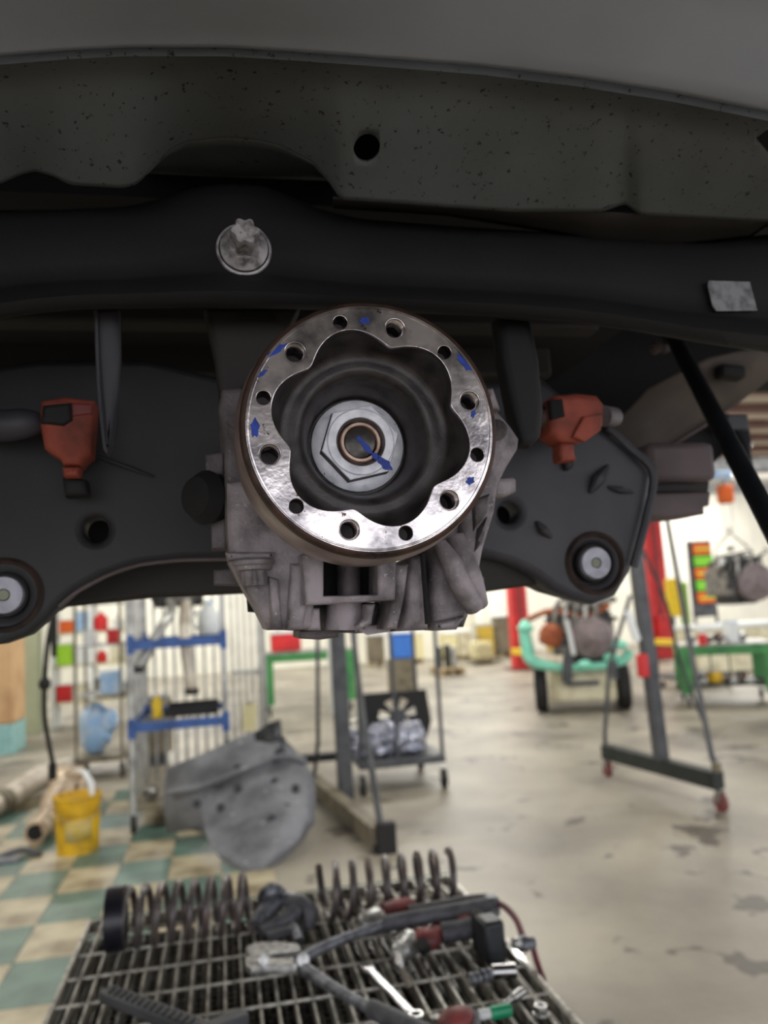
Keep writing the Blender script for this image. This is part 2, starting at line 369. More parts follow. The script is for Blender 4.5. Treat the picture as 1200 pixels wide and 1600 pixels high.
# aim the cut so that the oval is seen at its size
pan = cut(pan, cutter)
q = V(1195, 190, .40)
cutter = MB().box(q+Vector((.008, 0, 0)), (.022, .018, .06), Matrix.Rotation(.5, 3, 'Z')).build('cutter', M['cavity']); pan = cut(pan, cutter)
# the recess behind the arched edge
arc = [x for x in range(228, 534, 6)]
rows = []
for k, (fy, Y) in enumerate(((lambda x: smoothed(lower, x, 5), .459), (lambda x: interp(lower, x)*.75+.25*(262+(x-240)*.045), .485), (lambda x: interp(lower, x)*.35+.65*(264+(x-240)*.045), .51), (lambda x: 268+(x-240)*.035, .53), (lambda x: 271+(x-240)*.045, .56))):
    rows.append([V(x, fy(x), Y) for x in arc])
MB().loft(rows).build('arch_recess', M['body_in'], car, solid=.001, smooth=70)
low2 = [(520, 313), (860, 332), (1200, 346), (1600, 362)]
bot2 = [(520, 318), (700, 330), (860, 356), (930, 372), (1060, 378), (1170, 366), (1200, 344), (1600, 370)]
xs2 = range(520, 1400, 12)
MB().loft([[V(x, interp(low2, x)-4, .468) for x in xs2], [V(x, (interp(low2, x)+interp(bot2, x))/2, .49) for x in xs2], [V(x, interp(bot2, x), .50) for x in xs2], [V(x, interp(bot2, x)+6, .53) for x in xs2]]).build('inner_sill_flange', M['brown_black'], car, solid=.0015, smooth=60)
# big dark floor pan behind, over the axle, extended left to block light
b = MB()
b.bx((-2.3, .56, 1.70), (.46, 1.5, 1.72))
b.build('floor_pan', M['cavity'], car)
b = MB()
for k in range(5): b.bx((-.75, .62+k*.13, 1.69-.012*k), (.40, .65+k*.13, 1.705))
b.build('floor_pan_rib', M['brown_black'], car, bevel=.004)
MB().platepx([(-420, 470), (1260, 470), (1250, 556), (1180, 575), (1090, 615), (990, 680), (900, 860), (-420, 830)], 1.02, .02).build('gap_dark_sheet', M['cavity'], car)  # added black sheet standing in for the dark gap behind the crossmember
MB().bar(V(-100, 530, .95), V(330, 516, .95), .008).build('brake_line', M['brown_black'], car)
MB().tube([V(-100, 572, .93), V(60, 566, .93), V(330, 560, .93)], .006).build('brake_line', M['brown_black'], car)
MB().tube([V(-100, 606, .9), V(20, 600, .9), V(60, 590, .9), V(160, 596, .9)], .004).build('brake_line', M['cavity'], car)
# beige rear panel at the right
def pxrow(L, Y): return [V(a, b_, Y+d) for a, b_, d in L]
MB().loft([pxrow([(1108, 560, 0), (1150, 550, 0), (1190, 544, 0), (1235, 548, 0)], .80),
           pxrow([(1058, 584, 0), (1110, 580, 0), (1160, 580, 0), (1214, 582, 0)], .82),
           pxrow([(1012, 608, 0), (1060, 620, 0), (1100, 625, 0), (1150, 628, 0)], .85),
           pxrow([(975, 648, 0), (1010, 665, 0), (1050, 670, 0), (1105, 660, 0)], .87),
           pxrow([(948, 690, 0), (985, 720, 0), (1005, 722, 0), (1045, 700, 0)], .88)]).build('rear_panel', M['body_dark'], car, solid=.004, smooth=80)
MB().tube([V(1215, 580, .82), V(1150, 630, .85), V(1105, 662, .865), V(1040, 702, .875)], .002).build('panel_seam', M['greybox'], car)
MB().box(V(1140, 583, .808), (.032, .02, .016), Matrix.Rotation(.1, 3, 'Y')).build('plug', M['rubber'], car, bevel=.004)
MB().platepx([(1050, 700), (1125, 648), (1150, 690), (1110, 730), (1050, 735)], .93, .03, .003).build('shadow_bracket', M['rubber'], car)
# tar drops near the crease
for k, (px, py, s) in enumerate([(328, 57, 1.3), (479, 22, .8), (451, 71, 1), (632, 85, .7), (672, 92, .8), (706, 94, .8), (754, 96, 1), (850, 104, 1.1), (897, 113, .5), (163, 62, .8), (165, 25, .6), (267, 217, .8), (98, 4, .7), (700, 60, .4), (563, 80, .5)]):
    Y = .371 if py < 120 else .42
    q = V(px, py, Y-.004)
    hit = None
    dg = bpy.context.evaluated_depsgraph_get(); d = (q-CAM).normalized()
    ok, loc, nor, idx = pan.ray_cast(CAM-car.location, d)
    if ok: MB().ball(loc+car.location, (.0016*s, .0009*s, .0009*s), 8).build('tar_drop', M['cavity'], car)

# ------------------------------------------------------------------ rear subframe
sf = thing('rear_subframe', 'black steel car subframe beam running across behind the bright round flange', 'subframe', (.15, .55, 1.45))
top = [(-400, 335), (0, 331), (100, 330), (200, 325), (250, 313), (300, 296), (350, 289), (410, 292), (450, 308), (500, 329), (560, 344), (700, 355), (870, 366), (1000, 376), (1100, 380), (1200, 368), (1600, 380)]
bot = [(-400, 560), (0, 494), (60, 485), (130, 479), (300, 477), (500, 480), (650, 485), (800, 492), (900, 500), (1000, 515), (1100, 533), (1200, 547), (1600, 640)]
xs3 = [-300+k*12 for k in range(140)]
def mixr(t, Y, dy=0): return [V(x, smoothed(top, x, 14)*(1-t)+smoothed(bot, x, 14)*t+dy, Y) for x in xs3]
MB().loft([mixr(0, .545), mixr(0, .512, 1), mixr(.03, .500), mixr(.10, .497), mixr(.3, .493), mixr(.55, .492), mixr(.72, .492), mixr(.76, .489), mixr(.80, .482), mixr(.88, .478), mixr(.96, .482), mixr(1, .49), mixr(1, .54, 2)]).build('crossmember', M['black_sat'], sf, solid=.002, smooth=50)
# bolt
q = V(381, 392, .4915); A = (0, -1, 0)
bolt = MB().lathe([(.0001, 0), (.0172, 0), (.0176, .0012), (.0172, .0026), (.0158, .0030)], q, A, 40, cap=False).build('mounting_bolt', M['bolt'], sf, label='zinc flange bolt with a star head')
MB().lathe([(.0148, .002), (.0150, .0045), (.0135, .0058), (.0095, .0085), (.0092, .0092), (.0001, .0092)], q, A, 40, cap=False).build('collar', M['bolt'], bolt)
star = lambda j, a, r: r*(1+.13*math.cos(6*a)) if 0 < j < 4 else r
MB().lathe([(.0076, .009), (.0078, .0095), (.0078, .0262), (.0072, .0280), (.0001, .0280)], q, A, 72, cap=False, rfun=lambda j, a, r: r*(1+.14*math.cos(6*a)) if j < 4 else r).build('star_head', M['bolt'], bolt, smooth=35)
dot = MB()
for k in range(4): dot.lathe([(.0006, 0), (.0008, .0003), (.0006, .0006)], q+Vector((.003*math.cos(k*1.6+.5), -.0277, .003*math.sin(k*1.6+.5))), A, 8)
dot.build('head_marking', M['tool_silver'], bolt)
MB().platepx([(1108, 438), (1172, 440), (1184, 485), (1120, 486), (1114, 478), (1106, 446)], .486, .0012, .0004).build('label_sticker', M['label'], sf, label='dusty pale grey blank sticker')
# hanging webs either side
MB().platepx([(145, 482), (186, 482), (188, 560), (182, 650), (176, 700), (168, 712), (160, 700), (154, 640), (148, 560)], .52, .012, .004).build('hanging_web', M['black_sat2'], sf)
MB().tube([V(150, 486, .516), V(154, 600, .516), V(163, 690, .516), V(168, 706, .516)], .0012).build('web_edge', M['black_sat2'], sf)
MB().platepx([(778, 494), (832, 498), (845, 560), (852, 640), (848, 680), (832, 696), (815, 694), (800, 640), (785, 560)], .52, .02, .006).build('hanging_web', M['black_sat'], sf)
MB().platepx([(318, 480), (470, 480), (430, 560), (400, 600), (360, 625), (342, 618), (335, 560)], .535, .02, .005).build('mount_bracket', M['brown_black'], sf)
MB().platepx([(376, 484), (428, 484), (428, 500), (376, 498)], .531, .006, .001).build('slot_plate', M['cavity'], sf)
# left carrier plate
def cp(cx, cy, r, n=28): return [(cx+r*math.cos(2*PI*k/n), cy+r*math.sin(2*PI*k/n)) for k in range(n)]
MB().platepx([(-180, 600), (60, 560), (230, 560), (390, 600), (390, 874), (360, 873), (290, 874), (215, 882), (160, 900), (115, 925), (92, 945), (68, 970), (42, 992), (0, 1007), (-60, 1012), (-180, 990)], .62, .03, .006, holes=[cp(149, 827, 20), cp(10, 930, 33)]).build('carrier_plate', M['black_plate'], sf)
MB().platepx([(85, 955), (120, 915), (215, 872), (390, 862), (395, 926), (230, 934), (96, 948)], .69, .03, .004).build('lower_tie_plate', M['brown_black'], sf)
MB().tube([V(92, 948, .617), V(118, 926, .617), (V(162, 902, .617)), V(216, 883, .617), V(290, 875, .617), V(386, 874, .617)], .0014).build('plate_edge', M['greybox'], sf)  # lighter tube along the rim paints in the edge highlight
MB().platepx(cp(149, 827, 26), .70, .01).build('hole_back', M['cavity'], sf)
MB().tube([V(150, 712, .61), V(200, 730, .613), V(240, 745, .616)], .003, rs=[.001, .0018, .0008]).build('pressed_rib', M['black_plate'], sf)
def bushing(px, py, Y, sc):
    c_ = V(px, py, Y)
    o = MB().lathe([(.026*sc, -.01), (.027*sc, .003), (.0245*sc, .006), (.0225*sc, .004), (.0215*sc, -.004), (.018*sc, -.006), (.0001, -.006)], c_, A, 40, cap=False).build('bushing', M['rustring'], sf)
    MB().lathe([(.0165*sc, -.006), (.0165*sc, -.002), (.0155*sc, .0), (.0001, .0)], c_, A, 36, cap=False).build('rubber_ring', M['rubber'], o)
    MB().lathe([(.0136*sc, -.002), (.0136*sc, .004), (.0128*sc, .005), (.0046*sc, .005), (.0044*sc, .002), (.0001, .002)], c_, A, 36, cap=False).build('inner_sleeve', M['bush'], o)
    MB().lathe([(.0042*sc, .0022), (.0036*sc, .0045), (.0001, .0042)], c_, A, 20, cap=False).build('bore_plug', M['bushbolt'], o)
bushing(8, 930, .622, 1.0)
# right carrier plate
MB().platepx([(700, 600), (850, 590), (945, 672), (985, 700), (1020, 738), (1012, 800), (995, 860), (986, 895), (965, 930), (930, 944), (895, 935), (865, 920), (840, 900), (800, 880), (745, 866), (700, 800)], .64, .03, .007, holes=[cp(796, 801, 16), cp(928, 880, 33)]).build('carrier_plate', M['black_sat2'], sf)
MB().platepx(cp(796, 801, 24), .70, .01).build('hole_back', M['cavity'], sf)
bushing(928, 880, .642, 1.02)
for (a, b_, rr) in (((884, 735), (893, 715), .005), ((922, 770), (950, 728), .006), ((950, 760), (990, 770), .003), ((838, 815), (862, 840), .004)):
    MB().tube([V(*a, .639), (V(*a, .635)+V(*b_, .635))/2, V(*b_, .639)], rr, rs=[rr*.3, rr, rr*.3]).build('pressed_rib', M['black_sat2'], sf)
MB().platepx([(720, 840), (800, 860), (900, 900), (905, 932), (870, 922), (850, 912), (760, 925), (735, 932)], .66, .05, .003).build('lower_flange', M['brown_black'], sf)
MB().tube([V(950, 668, .636), V(985, 700, .634), V(1020, 738, .634), V(1012, 800, .634), V(990, 885, .634)], .004).build('plate_edge', M['black_sat2'], sf)
# box section right of the carrier plate
MB().bx((V(1012, 700, .78).x, .78, V(1060, 752, .78).z), (V(1118, 700, .78).x, .90, V(1060, 690, .78).z)).build('side_rail', M['greybox'], sf, bevel=.008)
MB().platepx([(1016, 752), (1110, 752), (1108, 768), (1016, 770)], .80, .05, .003).build('rail_gasket', M['brown_black'], sf)
MB().platepx([(1006, 770), (1112, 768), (1110, 790), (1102, 792), (1102, 803), (1050, 808), (1006, 808)], .77, .06, .004).build('jack_pad', M['greybox'], sf)
# orange dampers with their pipe
t = thing('damper_clamp', 'dull orange clamp block with a black band, nearer the left edge of the photo', 'clamp', V(108, 720, .60))
MB().platepx([(62, 624), (100, 618), (146, 624), (144, 660), (140, 708), (128, 718), (124, 726), (98, 726), (92, 716), (68, 700), (60, 660)], .575, .03, .005).build('block', M['orange_cap'], t)
MB().platepx([(66, 632), (110, 628), (112, 655), (98, 664), (62, 660)], .571, .008, .003).build('band', M['rubber'], t)
MB().platepx([(96, 728), (124, 728), (122, 743), (98, 744)], .575, .02, .004).build('lower_lug', M['orange_cap'], t)
MB().platepx([(96, 745), (134, 748), (138, 772), (100, 775)], .585, .02, .004).build('stub', M['rubber'], t)
MB().tube([V(-60, 655, .58), V(0, 665, .58), V(35, 662, .58), V(62, 660, .585)], .009, n=12, rs=[.008, .0115, .011, .007]).build('pipe', M['black_sat2'], t)
MB().platepx([(110, 628), (145, 630), (143, 646), (112, 650)], .573, .006, .002).build('block_lip', M['dred'], t)
t = thing('damper_clamp', 'orange six sided clamp block with a grey roller end, right of the flange', 'clamp', V(905, 700, .60))
MB().platepx([(868, 616), (905, 612), (935, 616), (946, 630), (946, 662), (930, 680), (905, 692), (880, 690), (862, 676), (858, 640)], .575, .03, .006).build('block', M['orange_cap'], t)
MB().platepx([(876, 692), (898, 692), (899, 708), (902, 718), (878, 720), (875, 708)], .578, .018, .003).build('lower_lug', M['orange_cap'], t)
MB().platepx([(858, 625), (880, 622), (884, 650), (862, 656)], .572, .006, .002).build('band', M['cavity'], t)
MB().platepx([(912, 650), (944, 645), (940, 672), (915, 690), (895, 682)], .571, .006, .002).build('block_face', M['orange_cap'], t)
MB().cyl(V(940, 650, .582), V(958, 652, .60), .0085, n=20).build('roller_end', M['cast_dark'], t)
MB().cyl(V(848, 652, .59), V(874, 654, .585), .008, n=16).build('roller_end', M['cast_dark'], t)
# rod running down to the right and the hose beside it
q0, q1 = V(1050, 522, .80), V(1260, 925, .50)
t = thing('support_rod', 'long straight black rod slanting down across the right of the photo', 'rod', q1)
MB().cyl(q0, q1, .0088, n=20).build('shaft', M['rod'], t)
MB().ball(q0, .012, 12).build('end_joint', M['rubber'], t)
q = V(1022, 546, .82)
o = MB().cyl(q, q+Vector((.0, -.01, 0)), .006, n=12).cyl(q+Vector((.012, 0, 0)), q+Vector((.012, -.01, 0)), .005, n=12).build('rod_bolt', M['greybox'], t)
t = thing('wiring_connector', 'black wiring connector hanging on a bent cable beside the slanting rod', 'connector', V(1155, 740, .9))
MB().platepx([(1146, 656), (1170, 650), (1176, 690), (1172, 722), (1156, 720), (1148, 690)], .9, .03, .004).build('plug_body', M['rubber'], t)
MB().tube([V(1120, 650, .9), V(1140, 655, .9), V(1158, 680, .895), V(1168, 712, .89), V(1172, 742, .89)], .005, n=8).build('cable', M['rod'], t)
MB().box(V(1146, 662, .9), (.03, .02, .02)).build('latch', M['greysteel'], t, bevel=.002)

# ------------------------------------------------------------------ differential
df = thing('differential', 'rough grey cast aluminium differential housing behind and below the round flange', 'differential', V(560, 985, .52))
def dp(pts, Y, th, bev=.003, m='cast', holes=(), name='housing_web'): return MB().platepx(pts, Y, th, bev, holes).build(name, M[m], df)
dp([(347, 606), (375, 604), (430, 640), (440, 800), (420, 884), (356, 872), (352, 830), (350, 700), (344, 680), (344, 655), (340, 640)], .482, .07, .004, 'cast_dark', name='side_housing')
dp([(354, 752), (400, 745), (440, 800), (496, 868), (490, 984), (418, 985), (400, 950), (388, 930), (357, 874)], .466, .06, .006, name='lower_housing')
dp([(352, 862), (430, 862), (428, 874), (356, 876)], .460, .02, .003, name='housing_ledge')
dp([(470, 866), (506, 866), (506, 931), (590, 929), (590, 866), (620, 866), (618, 938), (478, 946)], .448, .030, .002, name='square_window')
dp([(498, 870), (600, 870), (600, 940), (498, 940)], .494, .004, .0, 'cavity', name='window_back')  # black sheet painting in the dark of the window opening
MB().cyl(V(545, 944, .486), V(545, 872, .486), .0072, n=20).build('window_boss', M['cast_dark'], df)
dp([(405, 905), (470, 942), (635, 940), (650, 880), (760, 900), (762, 938), (736, 958), (728, 980), (640, 986), (560, 990), (420, 984)], .50, .09, .006, 'cast_dark', name='bottom_housing')
dp([(455, 880), (478, 880), (480, 950), (474, 984), (448, 984)], .458, .05, .004, name='rib')
dp([(420, 900), (436, 905), (442, 984), (424, 984)], .459, .05, .003, 'cast', name='rib')
dp([(486, 950), (500, 950), (502, 985), (480, 985)], .468, .04, .003, name='rib')
MB().cyl(V(538, 984, .485), V(538, 942, .485), .0125, .011, n=20).build('drain_boss', M['cast'], df)
dp([(572, 944), (588, 942), (582, 975), (560, 984), (556, 978), (570, 966)], .466, .04, .003, name='rib')
dp([(615, 880), (640, 880), (634, 930), (622, 984), (602, 984), (612, 940)], .462, .06, .004, name='rib')
dp([(600, 950), (660, 945), (664, 985), (560, 988), (558, 984), (600, 978)], .49, .04, .004, name='bottom_flange')
dp([(640, 872), (668, 860), (672, 983), (650, 985), (628, 985)], .474, .06, .006, name='cover_panel')
dp([(672, 855), (720, 800), (740, 900), (752, 940), (720, 980), (674, 983)], .484, .07, .008, name='cover_panel')
MB().tube([V(660, 866, .470), V(664, 920, .470), V(668, 975, .470)], .0016).build('panel_joint', M['cavity'], df)
MB().tube([V(688, 850, .475), V(706, 880, .470), V(722, 915, .470), V(742, 950, .476)], .009, n=14, rs=[.004, .0065, .007, .006]).build('bolt_rib', M['cast'], df)
MB().tube([V(712, 840, .48), V(735, 900, .472), V(748, 945, .48)], .007, n=12, rs=[.006, .007, .006]).build('bolt_rib', M['cast'], df)
dp([(735, 640), (780, 640), (800, 662), (815, 684), (813, 700), (796, 728), (782, 756), (776, 800), (758, 860), (748, 915), (735, 900), (720, 840), (730, 760)], .476, .06, .007, name='side_lug')
dp([(775, 748), (804, 745), (808, 750), (808, 768), (790, 776), (772, 774)], .49, .02, .003, name='tab')
dp([(748, 640), (762, 606), (772, 604), (784, 640)], .50, .02, .004, name='tab')
MB().cyl(V(775, 672, .478), V(775, 672, .470), .007, n=16).build('bolt_head', M['cast_dark'], df)
dp([(742, 925), (762, 925), (764, 942), (750, 945)], .49, .03, .003, 'cast_dark', name='tab')
dp([(740, 780), (768, 770), (764, 800), (742, 830)], .472, .01, .004, 'cast_dark', name='pad')
dp([(748, 826), (764, 806), (756, 850), (744, 862)], .472, .01, .004, 'cast_dark', name='pad')
dp([(680, 972), (728, 962), (716, 984), (680, 986)], .478, .05, .004, name='bottom_flange')
dp([(468, 985), (530, 982), (530, 996), (500, 1000), (468, 998)], .50, .05, .003, 'cast_dark', name='drain_pad')
dp([(321, 709), (350, 706), (350, 742), (321, 742)], .50, .02, .002, 'cast_dark', name='tab')
dp([(330, 811), (354, 808), (354, 858), (330, 858)], .50, .02, .002, 'cast_dark', name='tab')
dp([(334, 890), (386, 884), (388, 915), (334, 913)], .55, .02, .002, 'cast_dark', name='tab')
dp([(386, 930), (410, 930), (412, 958), (388, 956)], .52, .02, .002, 'cavity', name='tab')
MB().lathe([(.014, 0), (.017, .012), (.012, .02), (.0001, .022)], V(342, 780, .505), (-.6, -.6, 0), 24, cap=False).build('shaft_stub', M['cavity'], df)
q = V(396, 874, .462); D = (0, 0, -1)
fb = MB().lathe([(.011, 0), (.012, .001), (.012, .003), (.0105, .004), (.0105, .006), (.0095, .0065)], q, D, 32).build('flange_bolt', M['cast'], df)
MB().lathe([(.0062, .006), (.0066, .007), (.0066, .0135), (.006, .015), (.0001, .015)], q, D, 60, cap=False, rfun=lambda j, a, r: r*(1+.1*math.cos(8*a)) if 0 < j < 4 else r).build('splined_head', M['cast'], fb)
MB().lathe([(.045, 0), (.048, .02), (.048, .04)], Vector((.073, .50, 1.486)), A, 48).build('output_collar', M['cast_dark'], df)

# ------------------------------------------------------------------ drive flange (faces the camera, axis along -y)
FC = Vector((.0735, .370, 1.4865))
fl = thing('drive_flange', 'round machined steel drive flange with twelve holes and a scalloped greasy cup', 'flange', FC+Vector((0, .05, -.065)))
RO = .0605
MB().lathe([(.040, -.078), (.048, -.070), (.0585, -.062), (.0635, -.052), (.0650, -.040), (.0652, -.018), (.0640, -.009), (.0632, -.006)], FC, A, 128, cap=False).build('barrel', M['flange_side'], fl)
MB().lathe([(.0630, -.0085), (.0632, -.004), (.0626, -.0012), (.0612, -.0002), (.0606, -.0002), (.0604, -.0022)], FC, A, 128, cap=False).build('rusty_chamfer', M['flange_edge'], fl)
def scal(a, r0=.0412, r1=.0492):
    c_ = abs(math.cos(3*(a-math.radians(44.2))))
    return r0+(r1-r0)*(math.sqrt(c_*c_+.03)-.173)/.842
big = [math.radians(14.2+60*k) for k in range(6)]; small = [math.radians(44.2+60*k) for k in range(6)]
PB, PS, RB, RS = .0512, .0535, .0049, .0034
inner = [(scal(2*PI*k/240)*math.cos(2*PI*k/240), scal(2*PI*k/240)*math.sin(2*PI*k/240)) for k in range(240)]
outl = [disc(0, 0, RO, 160), inner]
for a in big: outl.append(disc(PB*math.cos(a), PB*math.sin(a), RB, 28))
for a in small: outl.append(disc(PS*math.cos(a), PS*math.sin(a), RS, 24))
face = MB().plate([[(FC.x+x, FC.z+z) for x, z in pl] for pl in outl], FC.y, .0030, .0003).build('face_ring', M['rim'], fl, smooth=30)
MB().lathe([(.0604, -.001), (.0597, .0005), (.0590, .0006), (.0586, -.0005)], FC, A, 128, cap=False).build('raised_lip', M['rim'], fl)
# body of the ring behind the face with the same holes
MB().plate([[(FC.x+x, FC.z+z) for x, z in pl] for pl in [disc(0, 0, .0625, 128), disc(0, 0, .0435, 96)]+outl[2:]], FC.y+.003, .010).build('ring_body', M['hole'], fl, smooth=30) if False else None
for a in big:
    q = FC+Vector((PB*math.cos(a), 0, PB*math.sin(a)))
    h = MB().lathe([(RB+.0007, .0001), (RB-.0001, -.0008), (RB-.0001, -.020)], q, A, 28, cap=False).build('threaded_hole', M['hole'], fl)
    b = MB()
    for k in range(8): b.lathe([(RB-.0001, -.0010-k*.0012), (RB-.0007, -.0016-k*.0012), (RB-.0001, -.0022-k*.0012)], q, A, 24, cap=False)
    b.build('thread', M['rim'], h)
    MB().lathe([(RB, -.0195), (.0001, -.0200)], q, A, 20, cap=False).build('hole_bottom', M['cast_dark'], h)
for a in small:
    q = FC+Vector((PS*math.cos(a), 0, PS*math.sin(a)))
    h = MB().lathe([(RS+.0004, .0001), (RS, -.0006), (RS, -.012)], q, A, 24, cap=False).build('dowel_hole', M['hole'], fl)
    MB().lathe([(RS, -.0115), (.0001, -.012)], q, A, 20, cap=False).build('hole_bottom', M['cast_dark'], h)
# scalloped wall going in, then the greasy cup
def cup(j, a, r):
    t = [0, .05, .25, .5, .8, 1, 1, 1, 1, 1, 1, 1, 1, 1, 1][j] if j < 15 else 1
    s_ = scal(a)+.0002
    return s_*(1-t)+r*t if j < 6 else r
prof = [(.05, -.0028), (.0455, -.0032), (.0455, -.0075), (.0450, -.0120), (.0445, -.0160), (.0435, -.0190), (.0415, -.0208), (.0385, -.0212), (.0360, -.0205), (.0335, -.0212), (.0315, -.0240), (.0302, -.0285), (.0290, -.0330), (.0280, -.0370), (.0268, -.0420), (.0262, -.0470), (.0001, -.0475)]
MB().lathe(prof, FC, A, 192, cap=False, rfun=cup).build('cup', M['dish'], fl, smooth=70)
q = FC+Vector((-.0155, .0212, .0345))
MB().lathe([(.0013, .0002), (.0012, .0004), (.0009, -.0002), (.0001, -.0008)], q, A, 16, cap=False).build('vent_hole', M['cavity'], fl)
# stray swarf
MB().tube([FC+Vector(p) for p in ((-.0225, .0195, .0362), (-.0212, .0190, .0350), (-.0205, .0192, .0358))], .00012, n=5, sm=2).build('swarf', M['brass'], fl)
for (x, z) in ((-.004, -.0615), (-.002, -.0625), (.002, -.0618), (-.006, -.0612)):
    MB().tube([FC+Vector((x+random.uniform(-.002, .002), -.0006, z+random.uniform(-.001, .001))) for _ in range(4)], .00018, n=5).build('swarf', M['cavity'], fl)
# paint marks (thin daubs of marker paint)
def daub(cx, cz, L, W, ang, y=-.00035, m='blue', seedn=0):
    L *= 1.25; W *= 1.25
    pts = []
    for k in range(14):
        a = 2*PI*k/14; rr = 1+.22*math.sin(k*2.3+seedn)
        x, z = L*math.cos(a)*rr, W*math.sin(a)*rr
        pts.append((FC.x+cx+x*math.cos(ang)-z*math.sin(ang), FC.z+cz+x*math.sin(ang)+z*math.cos(ang)))
    return MB().plate([pts], FC.y+y, .0003).build('paint_mark', M[m], fl if y < .01 else hub)
daub(-.0560, .0000, .0036, .0016, 1.5, seedn=1); daub(-.0445, .0375, .0044, .0011, .62, seedn=2); daub(-.0515, .0262, .0022, .0007, .7, seedn=3)
daub(-.0010, .0530, .0020, .0013, .1, seedn=4); daub(.0480, .0320, .0042, .0012, -.95, seedn=5); daub(.0470, -.0275, .0018, .0014, .5, seedn=6); daub(.051, .006, .0016, .0009, 1.2, seedn=8)
# hub nut and shaft
HC = FC+Vector((0, .0440, 0))
hub = MB().lathe([(.0246, -.003), (.0248, .0), (.0243, .0006), (.0205, .0022), (.0001, .0022)], HC, A, 96, cap=False).build('hub_nut', M['nut'], fl)
hx = disc(0, 0, .0214, 6, math.radians(11.5)); hx = [(HC.x+x, HC.z+z) for x, z in hx]
MB().plate([hx, disc(HC.x, HC.z, .0128, 48)], HC.y-.0080, .0090, .0003).build('hexagon', M['cast_dark'], hub, smooth=30)  # dark side walls carry the groove shadow in their colour
hx2 = [(HC.x+x*.985, HC.z+z*.985) for x, z in disc(0, 0, .0214, 6, math.radians(11.5))]
MB().plate([hx2, disc(HC.x, HC.z, .0129, 48)], HC.y-.0096, .0017, .0007).build('hexagon_face', M['nut'], hub, smooth=30)
MB().lathe([(.0128, .0060), (.0178, .0100), (.0172, .0106), (.0136, .0108), (.0130, .0104), (.0129, .0060)], HC, A, 72, cap=False).build('nut_crown', M['nut'], hub)
MB().lathe([(.0129, .004), (.0128, .0095), (.0122, .0090), (.0112, .0060), (.0104, .0058)], HC, A, 64, cap=False).build('thread_collar', M['cast_dark'], hub)
MB().lathe([(.0112, .0060), (.0108, .0092), (.0103, .0098), (.0090, .0098), (.0086, .0092), (.0086, .0050)], HC, A, 64, cap=False).build('shaft_ring', M['brass'], hub)
MB().lathe([(.0086, .0060), (.0082, .0078), (.0078, .0080), (.0001, .0080)], HC, A, 64, cap=False).build('shaft_end', M['shaft'], hub)
daub(.0025, -.0018, .0055, .0012, -.9, y=.0440-.0083, seedn=1); daub(.0073, -.0078, .0018, .0014, -.9, y=.0440-.0101, seedn=4)
daub(.0118, -.0120, .0038, .0018, -.75, y=.0440-.0111, seedn=7)

# ------------------------------------------------------------------ tool cart with grating top
TZ = .85; X0, X1, Y0, Y1 = -.262, .436, .93, 1.655
ct = thing('grating_cart', 'oily steel grating top cart at the bottom, strewn with springs and tools', 'cart', ((X0+X1)/2, (Y0+Y1)/2, 0))
for a, b_ in (((X0, Y0), (X0, Y1)), ((X1, Y0), (X1, Y1)), ((X0, Y0), (X1, Y0)), ((X0, Y1), (X1, Y1))):
    MB().bar((a[0], a[1], TZ-.012), (b_[0], b_[1], TZ-.012), .006, .028, up=(0, 0, 1)).build('frame_rail', M['grate'], ct)
bm_ = MB(); n = 0; y = Y0+.004; up_ = []; pitch = .0085
while y < Y1-.004:
    up_.append((y, TZ)); up_.append((y+pitch*.55, TZ)); up_.append((y+pitch*.6, TZ-.0028)); up_.append((y+pitch*.95, TZ-.0028)); y += pitch
lo_ = [(Y1-.004, TZ-.022), (Y0+.004, TZ-.022)]
for sgn in (-.0013, .0013):
    pass
o0 = None
vs = []
for x in (-.0013, .0013): vs.append([bm_.bm.verts.new((X0+.024+x*1.5, yy, zz)) for yy, zz in up_])
vb = [[bm_.bm.verts.new((X0+.024+x*1.5, yy, TZ-.022)) for yy, zz in up_] for x in (-.0013, .0013)]
for k in range(len(up_)-1):
    bm_.bm.faces.new((vs[0][k], vs[1][k], vs[1][k+1], vs[0][k+1]))
    for s in (0, 1): bm_.bm.faces.new((vs[s][k], vs[s][k+1], vb[s][k+1], vb[s][k]))
bar0 = bm_.build('grating_bar', M['grate'], ct)
for k in range(1, 28):
    c_ = bar0.copy(); scene.collection.objects.link(c_); c_.parent = ct; c_.location = (k*.0248, 0, random.uniform(-.0006, .0006))
for k in range(8):
    y = 1.593-k*.0915
    MB().cyl((X0+.004, y, TZ-.0015), (X1-.004, y, TZ-.0015), .0026, n=8).build('cross_rod', M['grate'], ct)
# second, lower layer of dark grating and the drip pan
b = MB()
for k in range(56): b.bx((X0+.012+k*.0124, Y0+.01, TZ-.05), (X0+.0145+k*.0124, Y1-.01, TZ-.034))
for k in range(40): b.bx((X0+.006, Y0+.02+k*.018, TZ-.048), (X1-.006, Y0+.0225+k*.018, TZ-.036))
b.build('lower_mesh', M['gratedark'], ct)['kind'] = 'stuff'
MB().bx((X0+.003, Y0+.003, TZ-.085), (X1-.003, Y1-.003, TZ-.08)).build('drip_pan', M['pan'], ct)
for a, b_ in (((X0, Y0), (X0, Y1)), ((X1, Y0), (X1, Y1)), ((X0, Y0), (X1, Y0)), ((X0, Y1), (X1, Y1))):
    MB().bar((a[0], a[1], TZ-.06), (b_[0], b_[1], TZ-.06), .004, .05).build('pan_side', M['darksteel'], ct)
MB().bar((X0, Y1+.012, TZ-.01), (X1, Y1+.012, TZ-.01), .016, .02).build('rear_rail', M['dgreen'], ct, label='green rear rail')
